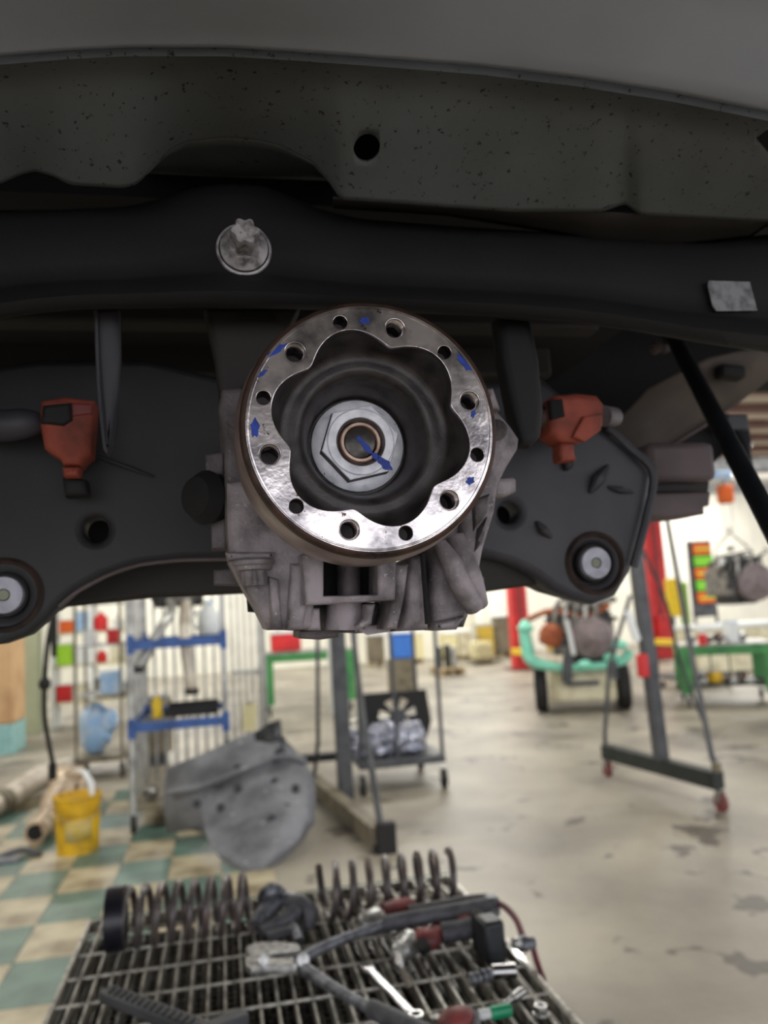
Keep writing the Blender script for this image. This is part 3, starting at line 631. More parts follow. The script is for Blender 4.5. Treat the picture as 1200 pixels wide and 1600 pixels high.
for x in (X0+.02, X1-.02):
    for y in (Y0+.02, Y1-.02):
        MB().bar((x, y, .13), (x, y, TZ-.03), .03).build('leg', M['darksteel'], ct)
        MB().cyl((x-.014, y, .06), (x+.014, y, .06), .06, n=20).build('wheel', M['rubber'], ct)
        MB().bx((x-.02, y-.03, .1), (x+.02, y+.03, .135)).build('wheel_bracket', M['steel'], ct)

def spring(x0, x1, y, r, turns, wr, label, capl):
    t = thing('coil_spring', label, 'spring', ((x0+x1)/2, y, TZ), 'coil springs along the rear of the cart')
    z = TZ+r+wr+.0005; P = []; N = int(turns*22)
    for k in range(N+1):
        a = 2*PI*turns*k/N+.6; P.append((x0+.006+(x1-x0-.012)*k/N+0*a, y+r*math.sin(a), z+r*math.cos(a)))
    MB().tube(P, wr, n=8, sm=0).build('coil', M['spring'], t)
    if capl:
        MB().lathe([(r-.006, -.004), (r+wr, -.004), (r+wr+.001, .0), (r+wr, .026), (r-.006, .026), (r-.006, -.004)], (x0, y, z+.001), (1, 0, 0), 40, cap=False).build('end_seat', M['springblack'], t)
    return t
spring(-.205, .040, 1.50, .0445, 8.5, .0064, 'dark coil spring with a thick black seat ring at the left corner', True)
spring(.150, .405, 1.497, .0445, 8.0, .0066, 'brown grey coil spring lying behind the air tools on the cart', False)

# rubber heap
def snake(name, label, cat, pts, r, m, n=10, group=None, rs=None):
    o = MB().tube(pts, r, n=n, rs=rs).build(name, M[m]); tag(o, label, cat, group); return o
g = thing('rubber_boot', 'crumpled dark grey rubber boots heaped between the two coil springs', 'rubber boot', (.09, 1.47, TZ))
for k, (pts, r) in enumerate([([(.045, 1.44, .868), (.07, 1.45, .873), (.10, 1.455, .885), (.125, 1.47, .905)], .014), ([(.04, 1.47, .868), (.06, 1.49, .885), (.085, 1.50, .898), (.11, 1.50, .888), (.135, 1.48, .868)], .016), ([(.055, 1.42, .864), (.085, 1.425, .87), (.115, 1.43, .866)], .012), ([(.06, 1.52, .868), (.055, 1.51, .9), (.07, 1.50, .915), (.09, 1.51, .90)], .013), ([(.125, 1.44, .865), (.13, 1.45, .89), (.115, 1.46, .905), (.10, 1.475, .90)], .012), ([(.09, 1.46, .87), (.10, 1.43, .875), (.105, 1.40, .862)], .010)]):
    MB().tube(pts, r, n=10, rs=[r*(.8+.35*((k+j) % 3)/2) for j in range(len(pts))]).build('fold', M['tool_grey'] if k % 2 else M['grip'], g)

# long handled pliers
def Q(px, py, z=.872): return PZ(px, py, z)
t = thing('long_pliers', 'open long handled locking pliers with silver jaws and dark sleeves, on the cart', 'pliers', Q(430, 1500, TZ))
MB().outline([[(lambda v: (v.x, v.y))(Q(a, b_, .868)) for a, b_ in [(384, 1486), (398, 1478), (432, 1476), (466, 1480), (470, 1490), (430, 1494), (410, 1500), (392, 1500)]]], .012, Matrix.Translation((0, 0, .868)), .002).build('upper_jaw', M['tool_silver'], t)
MB().outline([[(lambda v: (v.x, v.y))(Q(a, b_, .868)) for a, b_ in [(382, 1503), (396, 1498), (430, 1503), (466, 1500), (474, 1512), (452, 1518), (412, 1516), (394, 1520), (384, 1512)]]], .012, Matrix.Translation((0, 0, .868)), .002).build('lower_jaw', M['tool_silver'], t)
MB().cyl(Q(412, 1500, .858), Q(412, 1500, .882), .008, n=16).cyl(Q(474, 1500, .856), Q(474, 1500, .882), .009, n=16).build('pivot', M['tool_silver'], t)
MB().tube([Q(464, 1503, .872), Q(505, 1480, .878), Q(560, 1458, .884), Q(605, 1443, .89)], .0075, n=10, rs=[.010, .0085, .0075, .0075]).build('handle', M['tool_grey'], t)
MB().tube([Q(600, 1444, .89), Q(650, 1434, .895), Q(710, 1424, .9), Q(765, 1414, .905)], .0125, n=12).build('sleeve', M['grip'], t)
MB().tube([Q(464, 1506, .868), Q(500, 1530, .868), Q(545, 1558, .868), Q(585, 1578, .868)], .0085, n=10, rs=[.011, .009, .008, .008]).build('handle', M['tool_grey'], t)
MB().tube([Q(580, 1576, .868), Q(620, 1594, .868), Q(680, 1622, .868)], .012, n=12).build('sleeve', M['grip'], t)
# air ratchets / impact guns
def impact(base, label, a, b_, c_, d_, red):
    t = thing('impact_wrench', label, 'power tool', base, 'air tools on the cart'); return t
t = thing('impact_wrench', 'silver nosed air impact wrench, red body, with a drive bit pointing at the near edge', 'power tool', Q(650, 1490, TZ), 'air tools on the cart')
MB().lathe([(.0001, 0), (.012, .001), (.016, .008), (.0165, .028), (.019, .034), (.019, .044), (.0001, .046)], Q(622, 1492, .872), Q(652, 1458, .876)-Q(622, 1492, .872), 24, cap=False).build('nose', M['tool_silver'], t)
MB().cyl(Q(622, 1492, .872), Q(626, 1512, .868), .008, n=12).cyl(Q(626, 1512, .868), Q(641, 1546, .86), .0048, n=8).build('drive_bit', M['chrome'], t)
MB().ball(Q(665, 1468, .876), (.026, .022, .018), 14).build('motor_body', M['dred'], t)
MB().bar(Q(672, 1466, .876), Q(700, 1448, .88), .026, .022).build('motor_housing', M['dred'], t, bevel=.005)
MB().cyl(Q(658, 1474, .885), Q(664, 1484, .872), .010, n=14).build('trigger_cap', M['rubber'], t)
MB().tube([Q(690, 1458, .88), Q(725, 1452, .882), Q(752, 1445, .885)], .016, n=12).build('handle', M['grip'], t)
MB().box(Q(766, 1466, .885), (.034, .045, .062), Matrix.Rotation(.1, 3, 'Z')).build('battery', M['rod'], t, bevel=.006)
for k in range(4): MB().box(Q(748+k*3, 1462-k*2, .885), (.003, .05, .056), Matrix.Rotation(.1, 3, 'Z')).build('battery_rib', M['rubber'], t, bevel=.001)
MB().ball(Q(728, 1438, .89), (.016, .012, .010), 12).build('switch', M['dred'], t)
t = thing('impact_wrench', 'pale nosed air wrench lying against the brown coil spring', 'power tool', Q(590, 1440, TZ), 'air tools on the cart')
MB().lathe([(.0001, 0), (.014, .001), (.019, .008), (.0215, .022), (.0215, .036), (.018, .044), (.0001, .046)], Q(562, 1448, .875), (1, .35, .05), 24, cap=False).build('nose', M['tool_silver'], t)
MB().lathe([(.0001, 0), (.019, .002), (.021, .02), (.020, .05), (.014, .06), (.0001, .062)], Q(598, 1430, .882), (1, .25, .0), 20, cap=False).build('motor_body', M['dred'], t)
MB().tube([Q(640, 1428, .885), Q(680, 1420, .89), Q(720, 1412, .89), Q(762, 1408, .89)], .013, n=12).build('handle', M['grip'], t)
MB().box(Q(768, 1414, .888), (.022, .03, .03)).build('inlet_block', M['tool_grey'], t, bevel=.004)
# air hose with coupler hanging over the right edge
t = thing('air_hose', 'thin air hose with a grey coupler curling over the right cart edge', 'hose', Q(800, 1440, TZ))
MB().tube([Q(772, 1408, .89), Q(790, 1418, .895), Q(806, 1436, .893), Q(815, 1458, .885), Q(818, 1470, .88)], .0052, n=8).build('hose', M['hosered'], t)
MB().lathe([(.006, 0), (.011, .004), (.012, .016), (.009, .02), (.008, .03), (.0001, .032)], Q(806, 1476, .88), (1, -.1, 0), 16, cap=False).build('coupler', M['tool_grey'], t)
MB().ball(Q(807, 1474, .884), .009, 12).build('coupler_ball', M['tool_silver'], t)
MB().tube([Q(832, 1478, .872), Q(838, 1500, .85), Q(845, 1520, .82), Q(852, 1545, .76), Vector((Q(856, 1560, .7).x, Q(856, 1560, .7).y, .6))], .0048, n=8).build('hose_tail', M['hosered'], t)
# wrench
t = thing('ring_spanner', 'bright chrome ring spanner lying between the pliers and the drive bit', 'spanner', Q(615, 1550, TZ))
MB().bar(Q(578, 1516, .858), Q(642, 1582, .858), .012, .006).build('shank', M['chrome'], t, bevel=.002)
e1, e2 = Q(650, 1588, .858), Q(574, 1512, .858)
MB().outline([disc(e1.x, e1.y, .011, 28), disc(e1.x, e1.y, .006, 12)], .008, Matrix.Translation((0, 0, .858)), .001).build('ring_end', M['chrome'], t)
d = (Q(642, 1582)-Q(578, 1516)).normalized(); nn = Vector((-d.y, d.x, 0))
MB().outline([[(p.x, p.y) for p in (e2+d*.014+nn*.007, e2-d*.004+nn*.0105, e2-d*.009+nn*.005, e2+d*.001+nn*.003, e2+d*.001-nn*.003, e2-d*.009-nn*.005, e2-d*.004-nn*.0105, e2+d*.014-nn*.007)]], .007, Matrix.Translation((0, 0, .858)), .001).build('open_end', M['chrome'], t)
# sockets
t = thing('socket_joint', 'chrome swivel socket with a ridged dark end, near the right cart corner', 'socket', Q(765, 1522, TZ))
MB().cyl(Q(770, 1518, .864), Q(806, 1516, .864), .0105, n=18).build('socket_barrel', M['chrome'], t)
for k in range(4): MB().cyl(Q(734+k*9, 1532-k*3, .864), Q(739+k*9, 1530-k*3, .864), .0095-.001*(k % 2), n=16).build('knurled_ring', M['tool_grey'], t)
MB().cyl(Q(732, 1534, .862), Q(772, 1519, .862), .0065, n=12).build('core', M['tool_silver'], t)
t = thing('hex_bit', 'short chrome bit with a waisted shank beside the green handled screwdriver', 'tool bit', Q(800, 1562, TZ))
MB().cyl(Q(784, 1570, .857), Q(800, 1560, .857), .004, n=10).cyl(Q(800, 1560, .857), Q(816, 1549, .857), .0065, n=12).build('shank', M['chrome'], t)
t = thing('screwdriver', 'stubby screwdriver with a green and white handle', 'screwdriver', Q(770, 1580, TZ))
MB().cyl(Q(766, 1583, .860), Q(798, 1577, .860), .0085, n=18).build('handle', M['screwgreen'], t, bevel=.001)
MB().cyl(Q(748, 1586, .860), Q(766, 1583, .860), .0065, n=16).build('handle_neck', M['white'], t)
MB().cyl(Q(700, 1594, .857), Q(748, 1586, .860), .003, n=8).build('blade', M['chrome'], t)
t = thing('lug_nut', 'small bright hexagonal nut in the near right corner of the cart', 'nut', Q(845, 1577, TZ))
q = Q(845, 1577, .857)
MB().outline([disc(q.x, q.y, .010, 6), disc(q.x, q.y, .005, 16)], .012, Matrix.Translation((0, 0, .857)), .001).build('hex_body', M['chrome'], t)
MB().outline([disc(q.x, q.y, .0115, 24), disc(q.x, q.y, .0055, 16)], .002, Matrix.Translation((0, 0, .8515)), .0004).build('washer_face', M['tool_silver'], t)
t = thing('grinder', 'dull red tool body with a silver tip cut by the bottom edge of the photo', 'power tool', Q(715, 1600, TZ), 'air tools on the cart')
MB().ball(Q(716, 1600, .872), (.028, .022, .02), 14).build('motor_body', M['dred'], t)
MB().tube([Q(745, 1610, .875), Q(740, 1586, .88), Q(716, 1578, .882), Q(700, 1588, .88)], .006, n=8).build('guard', M['grip'], t)
MB().cyl(Q(680, 1592, .866), Q(697, 1596, .868), .006, n=10).build('tip', M['tool_silver'], t)
# black bent bar
t = thing('bent_iron', 'black ribbed steel bar bent to a shallow v on the near left of the cart', 'bar', Q(270, 1580, TZ))
MB().bar(Q(165, 1552, .866), Q(318, 1612, .866), .026, .018).build('arm', M['greysteel'], t, bevel=.004)
MB().bar(Q(300, 1622, .866), Q(384, 1588, .866), .026, .018).build('arm', M['greysteel'], t, bevel=.004)
for k in range(14):
    f = k/14; a = Q(175, 1547, .876)*(1-f)+Q(310, 1600, .876)*f
    MB().box(a, (.0025, .018, .003), Matrix.Rotation(-.45, 3, 'Z')).build('grip_rib', M['rod'], t)

# ------------------------------------------------------------------ helpers for workshop furniture
def caster(root, x, y, r=.05, m='rubber', z=0, name='caster'):
    o = MB().cyl((x-.016, y, z+r), (x+.016, y, z+r), r, n=16).build(name, M[m], root)
    MB().bx((x-.022, y-.02, z+r), (x-.018, y+.02, z+2*r+.012)).bx((x+.018, y-.02, z+r), (x+.022, y+.02, z+2*r+.012)).bx((x-.024, y-.024, z+2*r+.004), (x+.024, y+.024, z+2*r+.014)).build('caster_fork', M['steel'], o)
    return o
def stand(label, near, far, mast_xy, mast_w, rod_near, rod_far, top, m, ztop=.245, mb='darksteel', cast=True, mastm='greysteel'):
    t = thing('hoist_stand', label, 'stand', ((near[0]+far[0])/2, (near[1]+far[1])/2, 0))
    MB().bar((near[0], near[1], ztop-.055), (far[0], far[1], ztop-.055), .09, .11).build('base_beam', M[mb], t, bevel=.004)
    MB().bar((mast_xy[0], mast_xy[1], ztop-.02 if cast else .02), (top[0], top[1], top[2]), mast_w, mast_w, up=(0, 1, 0)).build('mast', M[mastm], t, bevel=.004)
    MB().tube([Vector(p) for p in rod_near], .02, n=8, sm=0).build('brace_rod', M[m], t)
    MB().tube([Vector(p) for p in rod_far], .016, n=8, sm=0).build('brace_rod', M[m], t)
    if cast:
        for p in (near, far): caster(t, p[0], p[1], .058, 'dred' if mb == 'darksteel' else 'rubber')
    return t
nr, fr = PZ(1128, 1268, 0), PZ(950, 1213, 0)
ms = (nr*.55+fr*.45)
hs = stand('dark wheeled stand, black base beam on two reddish casters, tall mast and thin braces', nr, fr, ms, .085,
      [nr+Vector((0, 0, .24)), nr+Vector((.0, .05, .34)), V(1085, 1045, 5.2), V(1040, 800, 5.7)],
      [fr+Vector((0, 0, .24)), fr+Vector((-.02, -.05, .33)), V(952, 1040, 6.0), V(985, 930, 5.9)],
      (V(1002, 990, ms.y).x, ms.y, 2.0), 'greysteel')
MB().tube([V(1000, 850, 5.7), V(1040, 940, 5.6), V(1062, 1030, 5.5), V(1100, 1130, 5.4)], .012, n=6).build('thin_stay', M['darksteel'], hs)
MB().cyl(nr+Vector((0, .01, .245)), nr+Vector((0, .01, .30)), .03, n=12).build('hinge_lug', M['tan_steel'], hs)
q = V(1004, 1040, ms.y-.04); MB().box(q, (.07, .06, .16)).build('red_clamp', M['red'], hs, bevel=.01)
MB().box(V(988, 978, ms.y-.05), (.05, .03, .22), Matrix.Rotation(-.25, 3, 'Y')).build('white_tag', M['white'], hs, bevel=.004)
nr, fr = PZ(592, 1333, 0), PZ(492, 1243, 0)
s2 = stand('grey stand with a floor level dusty leg, thick post and slanting rods, under the differential', nr, fr, PZ(541, 1256, 0), .105,
      [nr+Vector((0.02, 0, .14)), nr+Vector((.0, .05, .40)), V(567, 1120, 5.1), V(548, 960, 5.6)],
      [fr+Vector((0, 0, .14)), V(497, 1160, 6.1), V(496, 960, 6.2)],
      (V(526, 985, 5.95).x, 5.95, 1.9), 'greysteel', ztop=.15, mb='tan_steel', cast=False)
MB().bx((nr.x-.01, nr.y-.05, 0.0), (nr.x+.1, nr.y+.02, .17)).build('end_cap', M['rubber'], s2, bevel=.005)
for p in (nr, fr): MB().bx((p.x-.03, p.y-.03, 0), (p.x+.03, p.y+.03, .05)).build('foot', M['rubber'], s2)
MB().box(fr+Vector((.06, .0, .28)), (.30, .06, .06)).build('cross_plate', M['rod'], s2, bevel=.005)

def engine(loc, s, label, seed=0, disc_=True, hang=False, rustm='rust'):
    rn = random.Random(seed); t = thing('engine', label, 'engine', loc); L = Vector(loc)
    P = lambda x, y, z: L+Vector((x, y, z))*s
    MB().box(P(0, 0, .32), (.62*s, .5*s, .38*s)).build('engine_block', M['engine'], t, bevel=.02*s)
    MB().box(P(0, 0, .56), (.5*s, .46*s, .14*s)).build('cylinder_head', M['engine_dark'], t, bevel=.02*s)
    MB().box(P(.02, .05, .66), (.36*s, .34*s, .1*s)).build('intake_cover', M['engine'], t, bevel=.03*s)
    MB().box(P(0, 0, .09), (.4*s, .4*s, .16*s)).build('oil_pan', M['engine_dark'], t, bevel=.03*s)
    for k in range(5):
        x = -.22+k*.1
        MB().tube([P(x, -.2, .64), P(x-.02, -.3, .62), P(x-.05, -.33, .5), P(x-.06, -.3, .38)], .028*s, n=8).build('manifold_pipe', M['steel'] if k % 2 else M[rustm], t)
    for k, (x, z, r) in enumerate(((-.22, .3, .075), (.22, .28, .07), (.2, .5, .05), (-.05, .48, .045))):
        MB().cyl(P(x, -.25, z), P(x, -.31, z), r*s, n=20).build('pulley', M['steel'] if k % 2 else M['engine_dark'], t)
    MB().cyl(P(-.36, -.1, .5), P(-.22, -.1, .5), .085*s, n=20).build('alternator', M['engine'], t)
    if disc_:
        o = MB().lathe([(.0001, .1), (.05, .1), (.09, .075), (.2, .065), (.24, .05), (.25, 0), (.25, -.05)], P(.08, -.33, .3), (-.18, -1, 0), 40, cap=False).build('bell_housing', M['disc'], t)
        o.scale = (1, 1, 1)
    for k in range(7):
        a = [P(rn.uniform(-.35, .35), rn.uniform(-.3, -.2), rn.uniform(.45, .75)) for _ in range(4)]
        MB().tube(a, rn.uniform(.010, .022)*s, n=6).build('hose', M[rn.choice(['rubber', 'rod', 'steel', 'engine_dark'])], t)
    for k in range(8 if s < 1.1 else 18):
        MB().box(P(rn.uniform(-.34, .34), rn.uniform(-.32, -.1), rn.uniform(.3 if s < 1.1 else .55, .80)), [rn.uniform(.03, .1)*s for _ in range(3)], Matrix.Rotation(rn.uniform(0, 2), 3, 'Z')).build('bracket', M[rn.choice(['steel', 'engine', 'engine_dark', 'white'])], t, bevel=.006*s)
    return t

# tug carrying an engine
p0, p1 = PZ(853, 1114, 0), PZ(975, 1112, 0)
cx, cy = (p0.x+p1.x)/2, (p0.y+p1.y)/2
tg = thing('wheeled_tug', 'low cream tug with black tyres and a mint green bumper, carrying an engine', 'vehicle', (cx, cy, 0))
MB().box((cx, cy+.5, .33), (.80, 1.1, .40)).build('chassis_box', M['cream'], tg, bevel=.03)
MB().box((cx, cy-.07, .30), (.66, .06, .30)).build('front_panel', M['cream'], tg, bevel=.02)
MB().box((cx+.0, cy-.13, .36), (.40, .04, .05)).build('tow_plate', M['greysteel'], tg, bevel=.005)
for s in (-1, 1):
    for yy in (.20, .95):
        o = MB().lathe([(.12, -.075), (.25, -.075), (.28, -.05), (.28, .05), (.25, .075), (.12, .075)], (cx+s*.50, cy+yy, .28), (1, 0, 0), 28).build('tyre', M['rubber'], tg)
        MB().cyl((cx+s*.50-.077, cy+yy, .28), (cx+s*.50+.077, cy+yy, .28), .11, n=20).build('wheel_hub', M['cream'], o)
MB().tube([(cx-.62, cy+.3, 1.10), (cx-.64, cy+.0, 1.05), (cx-.62, cy-.06, .80), (cx-.56, cy-.12, .64), (cx-.2, cy-.16, .56), (cx+.2, cy-.16, .56), (cx+.48, cy-.12, .60), (cx+.58, cy-.06, .70)], .055, n=10, rs=[.05, .07, .08, .075, .05, .05, .05, .06]).build('bumper', M['mint'], tg)
for (a, b_) in ((.05, .58), (.36, .66), (.46, .80), (-.62, 1.05)): MB().ball((cx+a, cy-.20, b_), (.10, .05, .06), 12).build('bumper_pad', M['mint'], tg)
MB().box((cx-.16, cy-.23, .55), (.12, .05, .34), Matrix.Rotation(.12, 3, 'Y')).build('strap_plate', M['greysteel'], tg, bevel=.006)
MB().box((cx+.38, cy-.2, .58), (.08, .05, .36)).build('strap_plate', M['greysteel'], tg, bevel=.006)
MB().lathe([(.05, 0), (.13, .03), (.15, .14), (.12, .24), (.05, .28)], (cx-.36, cy-.10, .82), (.3, -.2, 1), 20).build('heat_shield', M['rust'], tg)
MB().tube([(cx-.58, cy-.02, 1.15), (cx-.3, cy-.12, 1.24), (cx+.1, cy-.12, 1.16), (cx+.4, cy-.1, 1.28)], .035, n=8).build('rust_pipe', M['rust'], tg)
MB().box((cx-.10, cy-.32, .92), (.05, .03, .42), Matrix.Rotation(-.12, 3, 'Y')).build('white_rod', M['white'], tg, bevel=.004)
rotz = -.40; tg.rotation_euler.z = rotz
off_ = Matrix.Rotation(rotz, 3, 'Z') @ Vector((.06, .24, 0))
en = engine((cx+off_.x, cy+off_.y, .54), 1.2, 'engine with a round grey bell housing and rusty pipes, riding on the cream tug', 3, rustm='engine')
en.rotation_euler.z = rotz

# red lift columns
for (px, py, Yb, ww, lab) in ((818, 1024, 15.6, .34, 'bright red lift column standing just behind the engine on the tug'), (1040, 1030, 15.4, .42, 'bright red lift column beside the vests, partly hidden by the subframe')):
    q = V(px, py, Yb); q = V(px, py, Yb); x = q.x
    t = thing('lift_column', lab, 'lift', (x, Yb, 0))
    MB().bx((x-ww/2, Yb, .02), (x+ww/2, Yb+.3, 3.9)).build('column', M['red'], t, bevel=.01)
    MB().bx((x-ww/2-.12, Yb-.12, 0), (x+ww/2+.12, Yb+.42, .03)).build('base_plate', M['dred'], t)
    MB().bx((x-.03, Yb-.03, .3), (x+.03, Yb, 3.6)).build('carriage_rail', M['dred'], t)
    MB().bx((x-.14, Yb-.1, .35), (x+.14, Yb-.03, .9)).build('carriage', M['red'], t, bevel=.01)
    MB().bx((x-.3, Yb-.8, .32), (x-.16, Yb-.1, .44)).build('arm', M['yellow2'], t, bevel=.01)
# green work table right with engine parts
def work_table(name, label, x0, x1, y0, y1, z, shelf=None, legs=True, m='green', low='darksteel'):
    t = thing(name, label, 'table', ((x0+x1)/2, (y0+y1)/2, 0))
    MB().bx((x0, y0, z-.02), (x1, y1, z)).build('table_top', M['steel'], t, bevel=.004)
    MB().bx((x0, y0, z-.13), (x1, y0+.04, z-.021)).build('front_apron', M[m], t, bevel=.005)
    MB().bx((x0, y1-.04, z-.13), (x1, y1, z-.021)).build('rear_apron', M[m], t, bevel=.005)
    for x in (x0, x1-.04): MB().bx((x, y0+.04, z-.13), (x+.04, y1-.04, z-.021)).build('side_apron', M[m], t)
    for x in (x0+.06, x1-.06):
        for y in (y0+.06, y1-.06):
            MB().bx((x-.06, y-.05, .15), (x+.06, y+.05, z-.12)).build('leg', M[m], t, bevel=.006)
            caster(t, x, y, .06)
    if shelf: MB().bx((x0+.02, y0+.02, shelf-.03), (x1-.02, y1-.02, shelf)).build('lower_shelf', M[low], t)
    return t
gq = PZ(1178, 1103, 0); tx0 = V(1083, 1000, gq.y).x
wt_ = work_table('green_workbench', 'green steel rolling table heaped with metal parts near the vests', tx0, gq.x+.35, gq.y-.06, gq.y+.75, .74, .27)
wt_.rotation_euler.z = -.45; wt_.location.x += .12; wt_.location.y += .1
zt = .741
def clutter(n, x0, x1, y0, y1, z, names, seed, group, where, zmax=.3):
    rn = random.Random(seed)
    for k in range(n):
        x = x0+(k+.5)*(x1-x0)/n+rn.uniform(-.02, .02); y = rn.uniform(y0, y1); nm, mt, cat = names[k % len(names)]
        h = rn.uniform(.5, 1)*zmax; wd = (x1-x0)/n*.8
        t = thing(nm, where[k], cat, (x, y, z), group)
        if 'box' in nm or 'bin' in nm or 'crate' in nm:
            MB().box((x, y, z+h/2), (wd, wd, h)).build('box_body', M[mt], t, bevel=.008)
            MB().box((x, y, z+h+.006), (wd+.015, wd+.015, .012)).build('lid', M['white' if mt != 'white' else 'lblue'], t, bevel=.003)
        elif 'bottle' in nm or 'jug' in nm or 'can' in nm:
            r = min(wd/2, h*.4); MB().lathe([(r*.9, 0), (r, .01), (r, h*.7), (r*.5, h*.88), (r*.3, h*.9), (r*.3, h)], (x, y, z), (0, 0, 1), 20).build('container', M[mt], t)
            MB().cyl((x, y, z+h), (x, y, z+h+.02), r*.34, n=14).build('cap', M['red' if mt == 'white' else 'white'], t)
        else:
            r = wd/2; hh = min(h, .9*wd)
            MB().ball((x, y, z+hh*.5), (r, r*.8, hh*.5), 14, jit=.35).build('casting', M[mt], t)
            MB().lathe([(r*.5, 0), (r*.55, .02), (r*.5, hh*.5), (r*.25, hh*.55)], (x, y-r*.2, z+hh*.45), (.2, -.6, .7), 20).build('housing_ring', M['steel'], t)
            for j in range(3): MB().cyl((x+rn.uniform(-r, r)*.7, y-r*.4, z+hh*.3), (x+rn.uniform(-r, r), y-r*.9, z+hh*rn.uniform(.3, .9)), .018, n=8).build('stub_pipe', M[rn.choice(['steel', 'engine_dark', 'rust'])], t)
clutter(5, tx0+.12, gq.x+.25, gq.y+.25, gq.y+.45, zt, [('gear_casting', 'engine', 'casting'), ('gear_casting', 'steel', 'casting'), ('gear_casting', 'engine_dark', 'casting'), ('white_box', 'white', 'box'), ('gear_casting', 'engine', 'casting')], 5, 'parts on the green table right',
        ['grey casting at the table end nearest the hoist stand', 'pale metal casting second along the table by the vests', 'black metal casting in the middle of the green table by the vests', 'white box on the green table below the hanging engine', 'grey gear casting at the far right of the green table'], .42)
t = thing('red_can', 'small red can at the near corner of the green table by the vests', 'can', (tx0+.2, gq.y+.12, zt)); 
MB().cyl((tx0+.2, gq.y+.12, zt), (tx0+.2, gq.y+.12, zt+.13), .05, n=18).build('can_body', M['red'], t); MB().cyl((tx0+.2, gq.y+.12, zt+.13), (tx0+.2, gq.y+.12, zt+.15), .03, n=14).build('cap', M['white'], t)
clutter(4, tx0+.2, gq.x+.15, gq.y+.25, gq.y+.45, .271, [('gear_casting', 'engine', 'casting'), ('parts_bin', 'yellow', 'box'), ('gear_casting', 'steel', 'casting'), ('gear_casting', 'engine', 'casting')], 8, 'parts under the green table',
        ['grey casting on the low shelf, nearest the hoist stand', 'yellow parts bin on the low shelf under the green table', 'pale casting on the low shelf beside the yellow bin', 'grey casting at the far right of the low shelf'], .26)
# engine hanging from an orange hoist
q = V(1152, 945, 9.6); engine((q.x, 9.6, q.z+.0), .95, 'engine hanging from chains above the green table', 11, disc_=True, rustm='engine_dark')
h = V(1135, 772, 9.6)
t = thing('chain_hoist', 'orange chain hoist hanging from a grey overhead beam', 'hoist', (q.x, 9.6, q.z+.75))
MB().box((q.x, 9.6, h.z), (.19, .16, .26)).build('hoist_body', M['orange'], t, bevel=.04)
MB().cyl((q.x, 9.6, h.z+.13), (q.x, 9.6, h.z+.30), .02, n=8).build('upper_hook', M['steel'], t)
for s in (-.06, .06):
    b = MB(); z = h.z-.12; k = 0; ze = q.z+.98
    while z > ze: b.tube([(q.x+s+.008*math.cos(a)*(k % 2), 9.6+.008*math.cos(a)*((k+1) % 2), z+.02*math.sin(a)) for a in [2*PI*j/6 for j in range(6)]], .003, n=4, sm=0, closed=True); z -= .032; k += 1
    b.build('chain', M['steel'], t)['kind'] = 'stuff'
for s in (-.25, .25): MB().tube([(q.x, 9.6, q.z+.97), (q.x+s, 9.6-.02, q.z+.75), (q.x+s*1.1, 9.6-.04, q.z+.62)], .012, n=6, sm=0).build('sling', M['steel'], t)
MB().tube([(q.x+.03*math.cos(a), 9.6, q.z+1.0+.04*math.sin(a)) for a in [2*PI*j/10 for j in range(10)]], .01, n=6, closed=True).build('load_ring', M['steel'], t)
cb = thing('crane_beam', 'grey overhead crane beam crossing behind the slanting rod', 'crane', (h.x, 9.6, 0))
MB().bx((h.x-1.0, 9.53, h.z+.29), (h.x+6, 9.67, h.z+.31)).build('lower_flange', M['greysteel'], cb)
MB().bx((h.x-1.0, 9.59, h.z+.31), (h.x+6, 9.61, h.z+.46)).build('beam_web', M['steel'], cb)
MB().bx((h.x-1.0, 9.53, h.z+.46), (h.x+6, 9.67, h.z+.48)).build('upper_flange', M['steel'], cb)
for s in (-.6, 2.5, 5.6): MB().bx((h.x+s-.03, 9.57, h.z+.48), (h.x+s+.03, 9.63, WZ+.12)).build('hanger', M['steel'], cb)
MB().box((h.x-.12, 9.5, h.z+.24), (.26, .1, .12)).build('trolley_box', M['lblue'], cb, bevel=.02)
# vests on a dark board
vY = 13.2; t0 = V(1093, 850, vY); t1 = V(1093, 945, vY)
bd = thing('hanging_board', 'dark upright board with bright vests hanging in a column', 'board', (t0.x, vY+.05, 0))
MB().bx((t0.x-.24, vY+.02, .9), (t0.x+.24, vY+.06, t0.z+.06)).build('board_panel', M['greysteel'], bd, bevel=.005)
for s in (-.22, .22): MB().bx((t0.x+s-.02, vY+.02, 0), (t0.x+s+.02, vY+.06, 1.0)).build('leg', M['greysteel'], bd)
names_ = ['topmost bright orange vest bundle on the dark board', 'lime green vest bundle, upper of two on the dark board', 'orange red vest bundle in the middle of the dark board', 'lime green vest bundle, lower of two on the dark board', 'lowest bright orange vest bundle on the dark board']
for k in range(5):
    z1 = t0.z-(t0.z-t1.z)*k/5; z0 = t0.z-(t0.z-t1.z)*(k+.9)/5; mt = M['grass'] if k % 2 else M['orange']
    t = thing('safety_vest', names_[k], 'vest', (t0.x, vY-.02, z0), 'vests on the dark board')
    MB().box((t0.x+.02*(k % 2), vY-.03, (z0+z1)/2), (.34+.04*(k % 2), .08, z1-z0)).build('cloth', mt, t, bevel=.03)
    MB().box((t0.x, vY-.075, (z0+z1)/2), (.3, .008, .03)).build('reflective_band', M['lime'], t)
